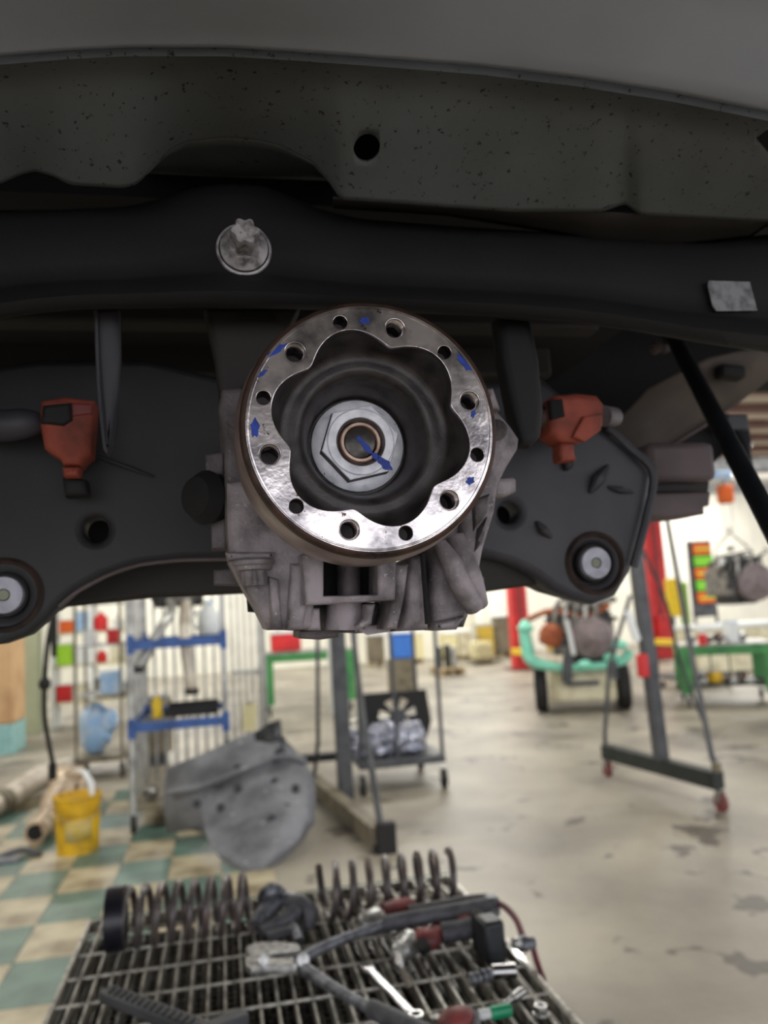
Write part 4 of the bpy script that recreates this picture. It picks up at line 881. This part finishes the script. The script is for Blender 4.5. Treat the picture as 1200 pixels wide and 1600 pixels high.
for (px, py, w_, h_, mt, nm, lb) in ((1068, 935, .16, .8, 'lime', 'safety_jacket', 'long yellow green jacket hanging left of the vest board'), (1052, 925, .3, .7, 'yellow2', 'yellow_cabinet', 'yellow cabinet by the right lift column')):
    q = V(px, py, 13.6); t = thing(nm, lb, 'jacket' if 'jacket' in nm else 'cabinet', (q.x, 13.6, 0))
    MB().box((q.x, 13.6, q.z-.1), (w_, .1, h_)).build('front', M[mt], t, bevel=.03); MB().bx((q.x-.02, 13.66, 0), (q.x+.02, 13.7, q.z+.2)).build('post', M['greysteel'], t)
# pale low stack behind the right table
t = thing('storage_chest', 'cream storage chest behind the green table and vests', 'chest', (t0.x+.1, 12.4, 0))
MB().bx((t0.x-.9, 12.2, .0), (t0.x+.9, 12.9, .72)).build('chest_body', M['cream'], t, bevel=.02); MB().bx((t0.x-.92, 12.18, .72), (t0.x+.92, 12.92, .80)).build('lid', M['white'], t, bevel=.02)
t = thing('floor_cart', 'small low dark cart on casters behind the hoist stand mast', 'cart', PZ(1075, 1082, 0))
q = PZ(1058, 1080, 0); MB().bx((q.x, q.y, .15), (q.x+.9, q.y+.5, .2)).build('deck', M['greysteel'], t)
for a in (.05, .85):
    for b_ in (.05, .45): caster(t, q.x+a, q.y+b_, .05)
for a in (0.02, .88): MB().tube([(q.x+a, q.y+.02, .2), (q.x+a, q.y+.02, .62), (q.x+a, q.y+.48, .62), (q.x+a, q.y+.48, .2)], .012, n=6, sm=0).build('end_hoop', M['darksteel'], t)
# pallets and things far in the middle
def pallet(name, label, x0, x1, y0, y1, load, m='pale_wood'):
    t = thing(name, label, 'pallet', ((x0+x1)/2, (y0+y1)/2, 0))
    for k in range(5): MB().bx((x0, y0+k*(y1-y0)/5, .12), (x1, y0+(k+.75)*(y1-y0)/5, .145)).build('deck_board', M[m], t)
    for k in range(3):
        x = x0+k*(x1-x0-.1)/2; MB().bx((x, y0, 0), (x+.1, y1-.06, .12)).build('stringer', M[m], t)
    return t
a, b_ = PZ(683, 1056, 0), PZ(741, 1058, 0)
pallet('pallet', 'low wooden pallet with grey crates far behind the rail cart', a.x, b_.x, a.y-.3, a.y+.6, None)
w3 = ['grey crate at the left on the far low pallet', 'second grey crate on the far low pallet', 'third, larger crate on the far low pallet']
clutter(3, a.x+.05, b_.x-.05, a.y, a.y+.2, .146, [('grey_crate', 'greysteel', 'crate'), ('dark_crate', 'darksteel', 'crate'), ('grey_crate', 'steel', 'crate')], 21, 'crates on the far pallet', w3, .5)
a, b_ = PZ(744, 1040, 0), PZ(800, 1040, 0)
wc = thing('wire_cage', 'pale wire cage crate between the far pallet and the red column', 'cage', ((a.x+b_.x)/2, a.y+.4, 0))
for k in range(9):
    x = a.x+(b_.x-a.x)*k/8; MB().bar((x, a.y, .1), (x, a.y, .9), .015).build('wire', M['tan_steel'], wc)
for z in (.1, .35, .6, .9): MB().bar((a.x, a.y, z), (b_.x, a.y, z), .02).build('wire', M['tan_steel'], wc)
MB().bx((a.x, a.y+.02, .06), (b_.x, a.y+.8, .1)).build('cage_floor', M['tan_steel'], wc); MB().bx((a.x+.1, a.y+.2, .1), (b_.x-.1, a.y+.7, .5)).build('cage_load', M['paper'], wc, bevel=.05)
q = V(626, 1008, 12.5)
t = thing('blue_bin', 'bright blue plastic bin seen under the differential', 'bin', (q.x, 12.5, 0))
MB().box((q.x, 12.5, q.z-.02), (.34, .3, .36)).build('bin_body', M['bluebin'], t, bevel=.02); MB().box((q.x, 12.5, q.z+.17), (.38, .34, .03)).build('rim', M['bluebin'], t, bevel=.008)
MB().bx((q.x-.2, 12.35, 0), (q.x+.2, 12.7, q.z-.21)).build('bin_stand', M['tan_steel'], t)
# a row of bins, boxes and drums along the far wall
rn = random.Random(4)
far = [(700, 'paper', 'cream'), (722, 'cream', 'pale'), (757, 'yellow2', 'yellow'), (785, 'tan_steel', 'tan'), (645, 'paper', 'light tan'), (585, 'tan_steel', 'dusty tan'), (866, 'yellow', 'dirty yellow')]
locs = ['behind the far pallet', 'above the far pallet', 'behind the wire cage', 'beside the far red column', 'beside the blue bin', 'behind the rail cart posts', 'behind the tug bumper']
for (px, mt, cn), lc in zip(far, locs):
    q = V(px, 1000, 19.6); w_ = rn.uniform(.3, .42); h_ = rn.uniform(.5, 1.0)
    t = thing('storage_box', f'{cn} storage box by the far wall {lc}', 'box', (q.x, 19.5, 0), 'boxes along the far wall')
    MB().bx((q.x-w_/2, 19.3, .1), (q.x+w_/2, 19.8, .1+h_)).build('box_body', M[mt], t, bevel=.02); MB().bx((q.x-w_/2-.02, 19.28, .1+h_), (q.x+w_/2+.02, 19.82, .15+h_)).build('lid', M['white'], t, bevel=.01)
    for s in (-.3, .3): MB().bx((q.x+s*w_-.05, 19.35, 0), (q.x+s*w_+.05, 19.75, .1)).build('skid', M['pale_wood'], t)
# rail cart with a fan shroud
q = PZ(560, 1205, 0); x0, y0 = V(572, 1190, 6.25).x, 6.1; x1 = V(682, 1190, 6.5).x
x0 = PZ(545, 1220, 0).x; y0 = 6.15; x1 = PZ(675, 1212, 0).x; y1 = 6.95
rc = thing('rail_cart', 'grey rolling cart with thin corner posts, holding a fan shroud and film wrapped parts', 'cart', ((x0+x1)/2, (y0+y1)/2, 0))
MB().bx((x0, y0, .19), (x1, y1, .25)).build('deck', M['greysteel'], rc, bevel=.008)
for (x, y) in ((x0+.02, y0+.02), (x1-.02, y0+.02), (x0+.02, y1-.02), (x1-.02, y1-.02)):
    MB().cyl((x, y, .25), (x, y, 1.85), .016, n=10).build('corner_post', M['greysteel'], rc); caster(rc, x, y, .07)
for z in (.45, 1.8):
    for (a, b_) in (((x0+.02, y1-.02), (x1-.02, y1-.02)),): MB().cyl((a[0], a[1], z), (b_[0], b_[1], z), .012, n=8).build('rail', M['steel'], rc)
MB().cyl((x0+.3, y0+.02, .25), (x0+.3, y0+.02, 1.85), .013, n=10).build('corner_post', M['greysteel'], rc)
fx, fz, fy = V(618, 1120, 6.55).x, V(618, 1120, 6.55).z, 6.55
fs = thing('fan_shroud', 'flat black radiator fan shroud standing on the rail cart', 'fan', (fx, fy, .25))
hw, hh = .27, .20
outl_ = [[(fx-hw, fz-hh), (fx+hw-.02, fz-hh), (fx+hw+.03, fz-hh*.3), (fx+hw, fz+hh), (fx-hw, fz+hh)]]
for k in range(7):
    a = 2*PI*k/7+.3; outl_.append([(fx+r*math.cos(a+d_)+.02, fz+r*math.sin(a+d_)*.95) for r, d_ in ((.07, -.3), (.16, -.28), (.165, .18), (.07, .22))])
MB().plate(outl_, fy, .02, .002).build('shroud_frame', M['rubber'], fs)
MB().cyl((fx+.02, fy-.03, fz), (fx+.02, fy, fz), .065, n=24).build('fan_motor', M['greysteel'], fs)
MB().bx((fx-hw+.02, fy, .25), (fx-hw+.05, fy+.03, fz-hh+.02)).bx((fx+hw-.06, fy, .25), (fx+hw-.03, fy+.03, fz-hh+.02)).build('shroud_foot', M['rubber'], fs)
for k, (px, s, lb) in enumerate(((560, .12, 'crumpled film wrapped part at the left on the rail cart'), (598, .14, 'largest film wrapped part in the middle of the rail cart'), (638, .13, 'film wrapped part by the right corner post of the rail cart'))):
    q = V(px, 1160, 6.33); t = thing('wrapped_part', lb, 'wrapped part', (q.x, 6.33, .25), 'film wrapped parts on the rail cart')
    MB().ball((q.x, 6.33, .25+s*.85), (s, s*.8, s*.9), 22, jit=.6).build('film', M['foil'], t, smooth=20)
    MB().ball((q.x+s*.3, 6.30, .25+s*1.4), (s*.5, s*.4, s*.5), 14, jit=.7).build('knot', M['foil'], t, smooth=20)
# green bench behind the cage
q0, q1 = V(412, 1022, 11.4), V(556, 1022, 11.4)
work_table('green_workbench', 'long green steel bench far behind the left chrome rack', q0.x, V(478, 1020, 11.4).x+.66, 11.3, 12.1, .86)
q = V(447, 1000, 11.5)
t = thing('red_toolbox', 'red tool box on the far green bench', 'tool box', (q.x, 11.6, .861))
MB().box((q.x, 11.6, .99), (.42, .25, .24)).build('box_body', M['red'], t, bevel=.02); MB().box((q.x, 11.6, 1.13), (.44, .27, .04)).build('lid', M['white'], t, bevel=.01); MB().tube([(q.x-.1, 11.6, 1.15), (q.x-.1, 11.6, 1.2), (q.x+.1, 11.6, 1.2), (q.x+.1, 11.6, 1.15)], .012, n=6).build('handle', M['rubber'], t)
t = thing('white_cylinder', 'upright white cylinder standing beside the far green bench', 'cylinder', PZ(524, 1070, 0))
q = V(524, 1040, 11.0); MB().lathe([(.09, 0), (.1, .02), (.1, 1.0), (.06, 1.1), (.03, 1.15)], (q.x, 11.0, 0), (0, 0, 1), 24).build('tank', M['white'], t); MB().cyl((q.x, 11, 1.15), (q.x, 11, 1.2), .03, n=12).build('valve', M['steel'], t)

# ------------------------------------------------------------------ tall chrome rack with blue shelves
rx0, rx1, ry0, ry1 = PZ(213, 1300, 0).x-.01, V(352, 1100, 5.8).x, 5.78, 6.75
rk = thing('shelf_rack', 'tall chrome post rack with two blue rimmed shelves and black casters', 'rack', ((rx0+rx1)/2, (ry0+ry1)/2, 0))
for (x, y) in ((rx0, ry0), (rx1, ry0), (rx0, ry1), (rx1, ry1)):
    MB().bar((x, y, .13), (x, y, 2.1), .045).build('post', M['steel'], rk, bevel=.006); caster(rk, x, y, .06)
    MB().bar((x+.0, y-.001, .62), (x, y-.001, .75), .052).build('post_sleeve', M['blueshelf'], rk); MB().bar((x, y-.001, 1.18), (x, y-.001, 1.31), .052).build('post_sleeve', M['blueshelf'], rk)
for z in (.69, 1.24):
    MB().bx((rx0, ry0-.015, z-.03), (rx1, ry0+.015, z+.03)).build('shelf_rim', M['blueshelf'], rk); MB().bx((rx0, ry1-.015, z-.03), (rx1, ry1+.015, z+.03)).build('shelf_rim', M['blueshelf'], rk)
    for x in (rx0, rx1): MB().bx((x-.015, ry0, z-.03), (x+.015, ry1, z+.03)).build('shelf_rim', M['blueshelf'], rk)
    for k in range(1, 10): MB().bar((rx0+(rx1-rx0)*k/10, ry0, z), (rx0+(rx1-rx0)*k/10, ry1, z), .012).build('shelf_wire', M['greysteel'], rk)
MB().bx((rx0, ry0, .14), (rx1, ry1, .17)).build('bottom_deck', M['tan_steel'], rk)
for k in range(1, 8): MB().bar((rx0+(rx1-rx0)*k/8, ry1, .17), (rx0+(rx1-rx0)*k/8, ry1, 2.1), .02).build('back_bar', M['steel'], rk)
for k in range(1, 5): MB().bar((rx0-.0, ry0+(ry1-ry0)*k/5, .17), (rx0, ry0+(ry1-ry0)*k/5, 2.1), .016).build('side_bar', M['steel'], rk)
# second chrome cage behind at the right
q0, q1 = V(362, 1000, 7.4), V(412, 1000, 7.4)
ck = thing('bar_cage', 'chrome cage of close upright bars beside the blue shelf rack', 'cage', ((q0.x+q1.x)/2, 7.6, 0))
for k in range(6): MB().bar((q0.x+(q1.x-q0.x)*k/5, 7.4, .12), (q0.x+(q1.x-q0.x)*k/5, 7.4, 2.0), .022).build('upright_bar', M['steel'], ck)
for k in range(5): MB().bar((q1.x, 7.55+.12*k, .12), (q1.x, 7.55+.12*k, 2.0), .02).build('upright_bar', M['steel'], ck)
for z in (.14, .9, 1.98): MB().bar((q0.x, 7.4, z), (q1.x, 7.4, z), .03).bar((q1.x, 7.4, z), (q1.x, 8.1, z), .03).build('cage_rail', M['steel'], ck)
for (x, y) in ((q0.x, 7.4), (q1.x, 7.4), (q1.x, 8.05)): caster(ck, x, y, .05)
q = V(391, 1124, 7.2)
t = thing('paper_sheet', 'cream paper sheet hanging on the chrome cage bars', 'paper', (q.x, 7.36, q.z-.12))
MB().box((q.x, 7.37, q.z), (.12, .004, .24), Matrix.Rotation(.08, 3, 'Y')).build('sheet', M['paper'], t); MB().box((q.x, 7.362, q.z+.12), (.04, .012, .02)).build('clip', M['steel'], t)
# things on the rack
zs = 1.275
for k, (pts, r, m_, lb) in enumerate((([V(262, 930, 6.1), V(268, 955, 6.0), V(248, 985, 5.9), V(232, 1018, 5.86), V(216, 1044, 5.84)], .035, 'steel', 'silver exhaust pipe hanging slanted in the blue shelf rack'), ([V(292, 930, 6.1), V(288, 970, 6.0), V(290, 1010, 5.9), V(296, 1050, 5.88), V(300, 1078, 5.88)], .042, 'exhaust_w', 'pale grey exhaust pipe hanging nearly upright in the blue shelf rack'))):
    t = thing('exhaust_section', lb, 'pipe', pts[-1], 'pipes hung in the blue rack')
    MB().tube(pts, r, n=14).build('pipe', M[m_], t); MB().tube([pts[-1]+Vector((0, 0, .012)), pts[-1]-Vector((0, 0, .03))], r*1.15, n=14, sm=0).build('pipe_end', M['rubber'], t)
    MB().ball(pts[0]+Vector((-.02, .0, .02)), (.11, .08, .12), 16, jit=.3).build('catalyst_body', M['engine' if k else 'engine_dark'], t)
    MB().ball(pts[0]+Vector((.07, .04, -.02)), (.05, .05, .07), 12, jit=.3).build('flange_knuckle', M['engine_dark'], t)
q = V(327, 978, 6.2)
t = thing('white_jug', 'white plastic jug with a handle on the upper blue shelf', 'jug', (q.x, 6.2, zs))
MB().lathe([(.075, 0), (.085, .015), (.085, .14), (.06, .19), (.028, .205), (.026, .23)], (q.x, 6.2, zs), (0, 0, 1), 24).build('bottle', M['white'], t); MB().cyl((q.x, 6.2, zs+.23), (q.x, 6.2, zs+.255), .03, n=14).build('cap', M['lblue'], t); MB().tube([(q.x-.075, 6.2, zs+.05), (q.x-.12, 6.19, zs+.08), (q.x-.11, 6.19, zs+.15), (q.x-.05, 6.2, zs+.18)], .012, n=8).build('handle', M['white'], t)
t = thing('oil_tray', 'flat black tray on the lower blue shelf', 'tray', ((rx0+rx1)/2+.1, 6.1, .721))
MB().bx((rx0+.2, 5.95, .721), (rx1-.05, 6.4, .735)).build('tray_base', M['rubber'], t)
for a, b_ in (((rx0+.2, 5.95), (rx1-.05, 5.96)), ((rx0+.2, 6.39), (rx1-.05, 6.4))): MB().bx((a[0], a[1], .735), (b_[0], b_[1], .78)).build('tray_side', M['rubber'], t)
for (a, lb, mt) in ((.15, 'small yellow cap bottle left of the tray on the lower blue shelf', 'white'),):
    t = thing('oil_bottle', lb, 'bottle', (rx0+a, 6.0, .721)); MB().lathe([(.03, 0), (.035, .01), (.035, .11), (.015, .14), (.013, .16)], (rx0+a, 6.0, .721), (0, 0, 1), 18).build('bottle', M['yellow2'], t); MB().cyl((rx0+a, 6, .88), (rx0+a, 6, .9), .015, n=12).build('cap', M['white'], t)
clutter(4, rx0+.05, rx1-.05, 5.95, 6.2, .171, [('pump_casting', 'engine', 'casting'), ('pump_casting', 'steel', 'casting'), ('pump_casting', 'engine_dark', 'casting'), ('pump_casting', 'engine', 'casting')], 31, 'castings on the rack floor',
        ['grey casting by the left post on the bottom deck of the blue shelf rack', 'pale casting second from the left post on the bottom rack deck', 'black casting third from the left post on the bottom rack deck', 'grey casting by the right post on the bottom rack deck'], .3)
# wire trolley with water bottles
cx0, cx1 = PZ(130, 1205, 0).x, PZ(200, 1205, 0).x; cy0 = 7.9
wt = thing('wire_trolley', 'grey wire trolley with a pale blue bag, left of the blue shelf rack', 'trolley', ((cx0+cx1)/2, cy0+.3, 0))
MB().bx((cx0, cy0, .15), (cx1, cy0+.6, .19)).build('deck', M['tan_steel'], wt)
for (x, y) in ((cx0+.02, cy0+.02), (cx1-.02, cy0+.02), (cx0+.02, cy0+.58), (cx1-.02, cy0+.58)):
    MB().bar((x, y, .15), (x, y, 1.9), .025).build('post', M['tan_steel'], wt); caster(wt, x, y, .06)
for z in (.75, 1.2, 1.6):
    MB().bar((cx0, cy0+.02, z), (cx1, cy0+.02, z), .02).build('rail', M['steel'], wt); MB().bar((cx0, cy0+.58, z), (cx1, cy0+.58, z), .02).build('rail', M['steel'], wt)
    MB().bx((cx0+.02, cy0+.04, z-.01), (cx1-.02, cy0+.56, z)).build('wire_shelf', M['tan_steel'], wt)
t = thing('water_bag', 'translucent pale blue bag on the wire trolley deck', 'bag', ((cx0+cx1)/2-.05, cy0+.2, .19))
MB().ball((cx0+.16, cy0+.25, .42), (.16, .14, .23), 16, jit=.35).build('bag_body', M['lblue'], t); MB().ball((cx0+.28, cy0+.22, .48), (.09, .1, .12), 12, jit=.4).build('bag_neck', M['lblue'], t)
t = thing('steel_drum', 'tan grey drum standing behind the pale blue bag', 'drum', (cx1+.22, cy0+.6, 0))
MB().lathe([(.2, 0), (.22, .01), (.22, .25), (.225, .26), (.22, .27), (.22, .52), (.2, .53)], (cx1+.18, cy0+.62, .1), (0, 0, 1), 28).build('drum_body', M['tan_steel'], t); MB().lathe([(.19, 0), (.19, .02)], (cx1+.18, cy0+.62, .63), (0, 0, 1), 28).build('lid', M['greysteel'], t); MB().bx((cx1+.02, cy0+.45, 0), (cx1+.34, cy0+.8, .1)).build('dolly', M['greysteel'], t)
lab_ = [('white', 'paint_can', 'white paint can on the middle trolley shelf'), ('red', 'paint_can', 'red paint can on the middle trolley shelf')]
for k, (mt, nm, lb) in enumerate(lab_):
    x = cx0+.12+k*.22; t = thing(nm, lb, 'can', (x, cy0+.2, 1.2)); MB().cyl((x, cy0+.2, 1.2), (x, cy0+.2, 1.34), .065, n=20).build('can_body', M[mt], t); MB().cyl((x, cy0+.2, 1.34), (x, cy0+.2, 1.35), .06, n=20).build('lid', M['steel'], t)
t = thing('white_carton', 'white carton on the wire trolley, beside the red paint can', 'box', (cx1-.1, cy0+.2, .75)); MB().bx((cx0+.22, cy0+.1, .751), (cx1-.04, cy0+.4, .95)).build('carton_body', M['lblue'], t, bevel=.005); MB().bx((cx0+.22, cy0+.1, .951), (cx1-.04, cy0+.4, .96)).build('flap', M['white'], t)
# shelf of bright goods further left
sy = 12.0; sx0, sx1 = V(82, 1000, sy).x, V(200, 1000, sy).x
sh = thing('storage_shelf', 'pale storage shelf with orange, red and lime goods far at the left', 'shelf', ((sx0+sx1)/2, sy+.2, 0))
for z in (.35, .85, 1.3, 1.75): MB().bx((sx0, sy, z-.03), (sx1, sy+.5, z)).build('shelf_board', M['cream'], sh)
for x in (sx0, (sx0+sx1)/2, sx1): MB().bx((x-.025, sy, 0), (x+.025, sy+.5, 2.2)).build('upright', M['white'], sh)
for z, seed, lst in ((.85, 1, [('goods_box', 'lime', 'box'), ('goods_box', 'white', 'box'), ('goods_bottle', 'red', 'bottle'), ('goods_box', 'cream', 'box')]), (1.3, 2, [('goods_box', 'orange', 'box'), ('goods_box', 'lblue', 'box'), ('goods_bottle', 'red', 'bottle'), ('goods_bottle', 'white', 'bottle')]), (1.75, 3, [('goods_box', 'orange', 'box'), ('goods_bottle', 'white', 'bottle'), ('goods_box', 'cream', 'box'), ('goods_box', 'white', 'box')]), (.35, 4, [('goods_box', 'red', 'box'), ('goods_box', 'cream', 'box'), ('goods_box', 'tan_steel', 'box'), ('goods_box', 'greysteel', 'box')])):
    hn = {.35: 'lowest', .85: 'second lowest', 1.3: 'third', 1.75: 'top'}[z]
    pos = ['at the left end', 'second from the left', 'third from the left', 'at the right end']
    cn = {'lime': 'lime green', 'white': 'white', 'red': 'red', 'cream': 'cream', 'orange': 'orange', 'lblue': 'pale blue', 'yellow2': 'yellow', 'tan_steel': 'tan', 'greysteel': 'dark grey'}
    clutter(4, sx0+.03, sx1-.03, sy+.1, sy+.2, z, lst, seed, 'goods on the far left shelf', [f'{cn[l[1]]} {"bottle" if "bottle" in l[0] else "box"} {p_} of the {hn} shelf board far left' for l, p_ in zip(lst, pos)], .33)
# pale panels on the wall behind
for k, (px, py, lb) in enumerate(((165, 955, 'white wall chart behind the left trolley'), (120, 960, 'small white wall notice left of the wall chart'))):
    pass
# cable hanging down at the left
cb2 = thing('hanging_cable', 'black cable with a knot hanging down over the exhaust pipes', 'cable', V(83, 1215, 3.2))
MB().tube([Vector((V(84, 900, 2.6).x, 2.6, WZ+.35)), V(84, 880, 2.6), V(82, 960, 2.7), V(74, 1010, 2.8), V(70, 1068, 2.9), V(70, 1120, 3.0), V(76, 1160, 3.1), V(83, 1195, 3.2)], .0085, n=8).build('cord', M['rubber'], cb2)
MB().ball(V(70, 1068, 2.89), (.02, .02, .022), 10, jit=.2).build('knot', M['rubber'], cb2); MB().tube([V(82, 1194, 3.2), V(82, 1216, 3.22)], .015, n=10, sm=0).build('plug_end', M['rubber'], cb2)
# exhaust pipes on the floor
def pipe_thing(label, pts, rs, m, name='exhaust_pipe'):
    t = thing(name, label, 'pipe', (pts[0][0], pts[0][1], 0), 'exhaust pipes on the tiles')
    MB().tube(pts, .05, n=18, rs=rs).build('pipe', M[m], t); return t
e0 = PZ(55, 1322, 0); e1 = PZ(95, 1222, 0)
t = pipe_thing('brown exhaust with a wide open black mouth, beside the yellow bucket', [(e0.x, e0.y, .085), (e0.x+.02, e0.y+.35, .095), (e0.x+.0, e0.y+.7, .12), (e0.x-.02, e0.y+1.1, .13), (e0.x-.05, e0.y+1.8, .12)], [.068, .085, .11, .12, .06], 'exhaust')
MB().lathe([(.052, .03), (.052, -.002), (.070, -.002), (.072, .03)], (e0.x, e0.y-.004, .085), (0, 1, 0), 28, cap=False).build('mouth_ring', M['exhaust'], t); MB().cyl((e0.x, e0.y-.003, .085), (e0.x, e0.y+.05, .085), .052, n=24).build('mouth', M['cavity'], t)
MB().tube([(e0.x+.13, e0.y+1.0, .2), (e0.x+.16, e0.y+.8, .16), (e0.x+.13, e0.y+.6, .12)], .025, n=8).build('bracket', M['exhaust'], t); MB().ball((e0.x-.02, e0.y+1.25, .22), (.12, .2, .07), 12, jit=.4).build('heat_shield', M['exhaust'], t)
e2 = PZ(2, 1275, 0)
t = pipe_thing('pale silver exhaust pipe lying at the left edge beyond the tiles', [(e2.x-.25, e2.y-.5, .09), (e2.x, e2.y, .1), (e2.x+.15, e2.y+.7, .14), (e2.x+.35, e2.y+1.5, .12)], [.07, .09, .1, .06], 'exhaust_w')
MB().tube([(e2.x-.02, e2.y-.06, .1), (e2.x+.02, e2.y+.04, .1)], .1, n=18, sm=0).build('clamp_band', M['tan_steel'], t)
q = PZ(30, 1345, 0)
t = thing('pipe_bracket', 'small grey pipe bracket on the tiles in front of the brown exhaust', 'bracket', q)
MB().tube([(q.x-.15, q.y, .02), (q.x, q.y+.05, .05), (q.x+.12, q.y, .02)], .02, n=8).build('bent_strap', M['greysteel'], t); MB().box((q.x-.05, q.y-.05, .02), (.14, .08, .03)).build('plate', M['tool_grey'], t, bevel=.004)
# yellow bucket
q = PZ(122, 1332, 0)
bk = thing('plastic_bucket', 'dirty yellow plastic bucket with a worn blank label, on the checkered tiles', 'bucket', q)
MB().lathe([(.118, 0), (.122, .003), (.140, .33), (.148, .335), (.148, .35), (.140, .352), (.134, .345), (.116, .012), (.0001, .012)], q, (0, 0, 1), 40, cap=False).build('bucket_body', M['yellow'], bk)
for z in (.27, .30): MB().lathe([(.139, z-.004), (.145, z-.003), (.145, z+.003), (.139, z+.004)], q, (0, 0, 1), 40, cap=False).build('rim_ring', M['yellow'], bk)
b = MB(); rows_ = []
for z in (.09, .22): rows_.append([Vector((q.x+(.1236+z*.0505+.001)*math.cos(a), q.y+(.1236+z*.0505+.001)*math.sin(a), z)) for a in [math.radians(-115+k*9) for k in range(9)]])
b.loft(rows_).build('worn_label', M['yellowl'], bk, solid=.001)
MB().tube([(q.x+.148, q.y, .33), (q.x+.12, q.y-.09, .24), (q.x+.02, q.y-.155, .2), (q.x-.08, q.y-.135, .24), (q.x-.148, q.y, .33)], .003, n=6).build('wire_handle', M['steel'], bk)
o = MB().loft([[Vector((q.x-.03+s, q.y+.03, .5-.0)) for s in (-.01, .03)], [Vector((q.x+.03+s, q.y+.0, .49)) for s in (-.01, .03)], [Vector((q.x+.075+s, q.y-.03, .42)) for s in (-.01, .03)], [Vector((q.x+.09+s, q.y-.04, .34)) for s in (-.01, .02)], [Vector((q.x+.085+s, q.y-.04, .28)) for s in (-.01, .02)]]).build('plastic_strip', M['white'], solid=.006)
tag(o, 'white plastic strip curling out of the yellow bucket', 'strip')
# splash shield
S = [[(262, 1200, 5.5), (312, 1180, 5.42), (372, 1153, 5.35), (432, 1131, 5.3), (442, 1150, 5.25), (446, 1158, 5.2)],
     [(258, 1225, 5.5), (312, 1212, 5.35), (378, 1184, 5.25), (436, 1162, 5.2), (458, 1170, 5.2), (474, 1186, 5.2)],
     [(256, 1260, 5.5), (316, 1250, 5.3), (385, 1222, 5.2), (440, 1205, 5.15), (474, 1205, 5.1), (490, 1215, 5.1)],
     [(262, 1303, 5.5), (320, 1288, 5.2), (388, 1262, 5.05), (445, 1245, 4.98), (478, 1245, 4.98), (493, 1248, 5.0)],
     [(300, 1296, 5.35), (322, 1300, 5.05), (388, 1300, 4.85), (445, 1285, 4.8), (478, 1280, 4.85), (490, 1288, 4.9)],
     [(318, 1300, 5.2), (332, 1325, 4.85), (385, 1345, 4.70), (430, 1335, 4.68), (460, 1318, 4.75), (480, 1300, 4.85)],
     [(322, 1306, 5.15), (345, 1342, 4.78), (380, 1360, 4.66), (402, 1368, 4.64), (440, 1345, 4.70), (474, 1312, 4.84)]]
ss = thing('splash_shield', 'large scuffed grey moulded splash shield propped on the floor', 'shield', PZ(390, 1368, 0))
MB().loft([[V(*p) for p in r] for r in S]).build('shield_sheet', M['grey_plastic'], ss, solid=.012, smooth=25)
MB().loft([[V(*p) for p in r] for r in [[(398, 1146, 5.29), (420, 1130, 5.26), (438, 1124, 5.24)], [(402, 1172, 5.27), (424, 1164, 5.22), (442, 1158, 5.2)], [(408, 1200, 5.22), (430, 1192, 5.17), (446, 1184, 5.15)]]]).build('upper_tab', M['rod'], ss, solid=.01)
MB().tube([V(262, 1238, 5.44), V(318, 1228, 5.28), V(386, 1200, 5.19), V(440, 1182, 5.14), V(478, 1190, 5.13)], .018, n=8).build('stiffening_rib', M['grey_plastic'], ss)
for (px, py, Y) in ((308, 1256, 5.29), (340, 1226, 5.24), (372, 1232, 5.17), (345, 1262, 5.16), (430, 1222, 5.10), (462, 1232, 5.0), (448, 1262, 4.92), (425, 1280, 4.86), (372, 1200, 5.24), (412, 1190, 5.2)):
    p_ = V(px, py, Y); MB().lathe([(.026, 0), (.022, .008), (.012, .01), (.0001, .006)], p_, (0, -1, .2), 16, cap=False).build('clip_hole', M['rod'], ss)
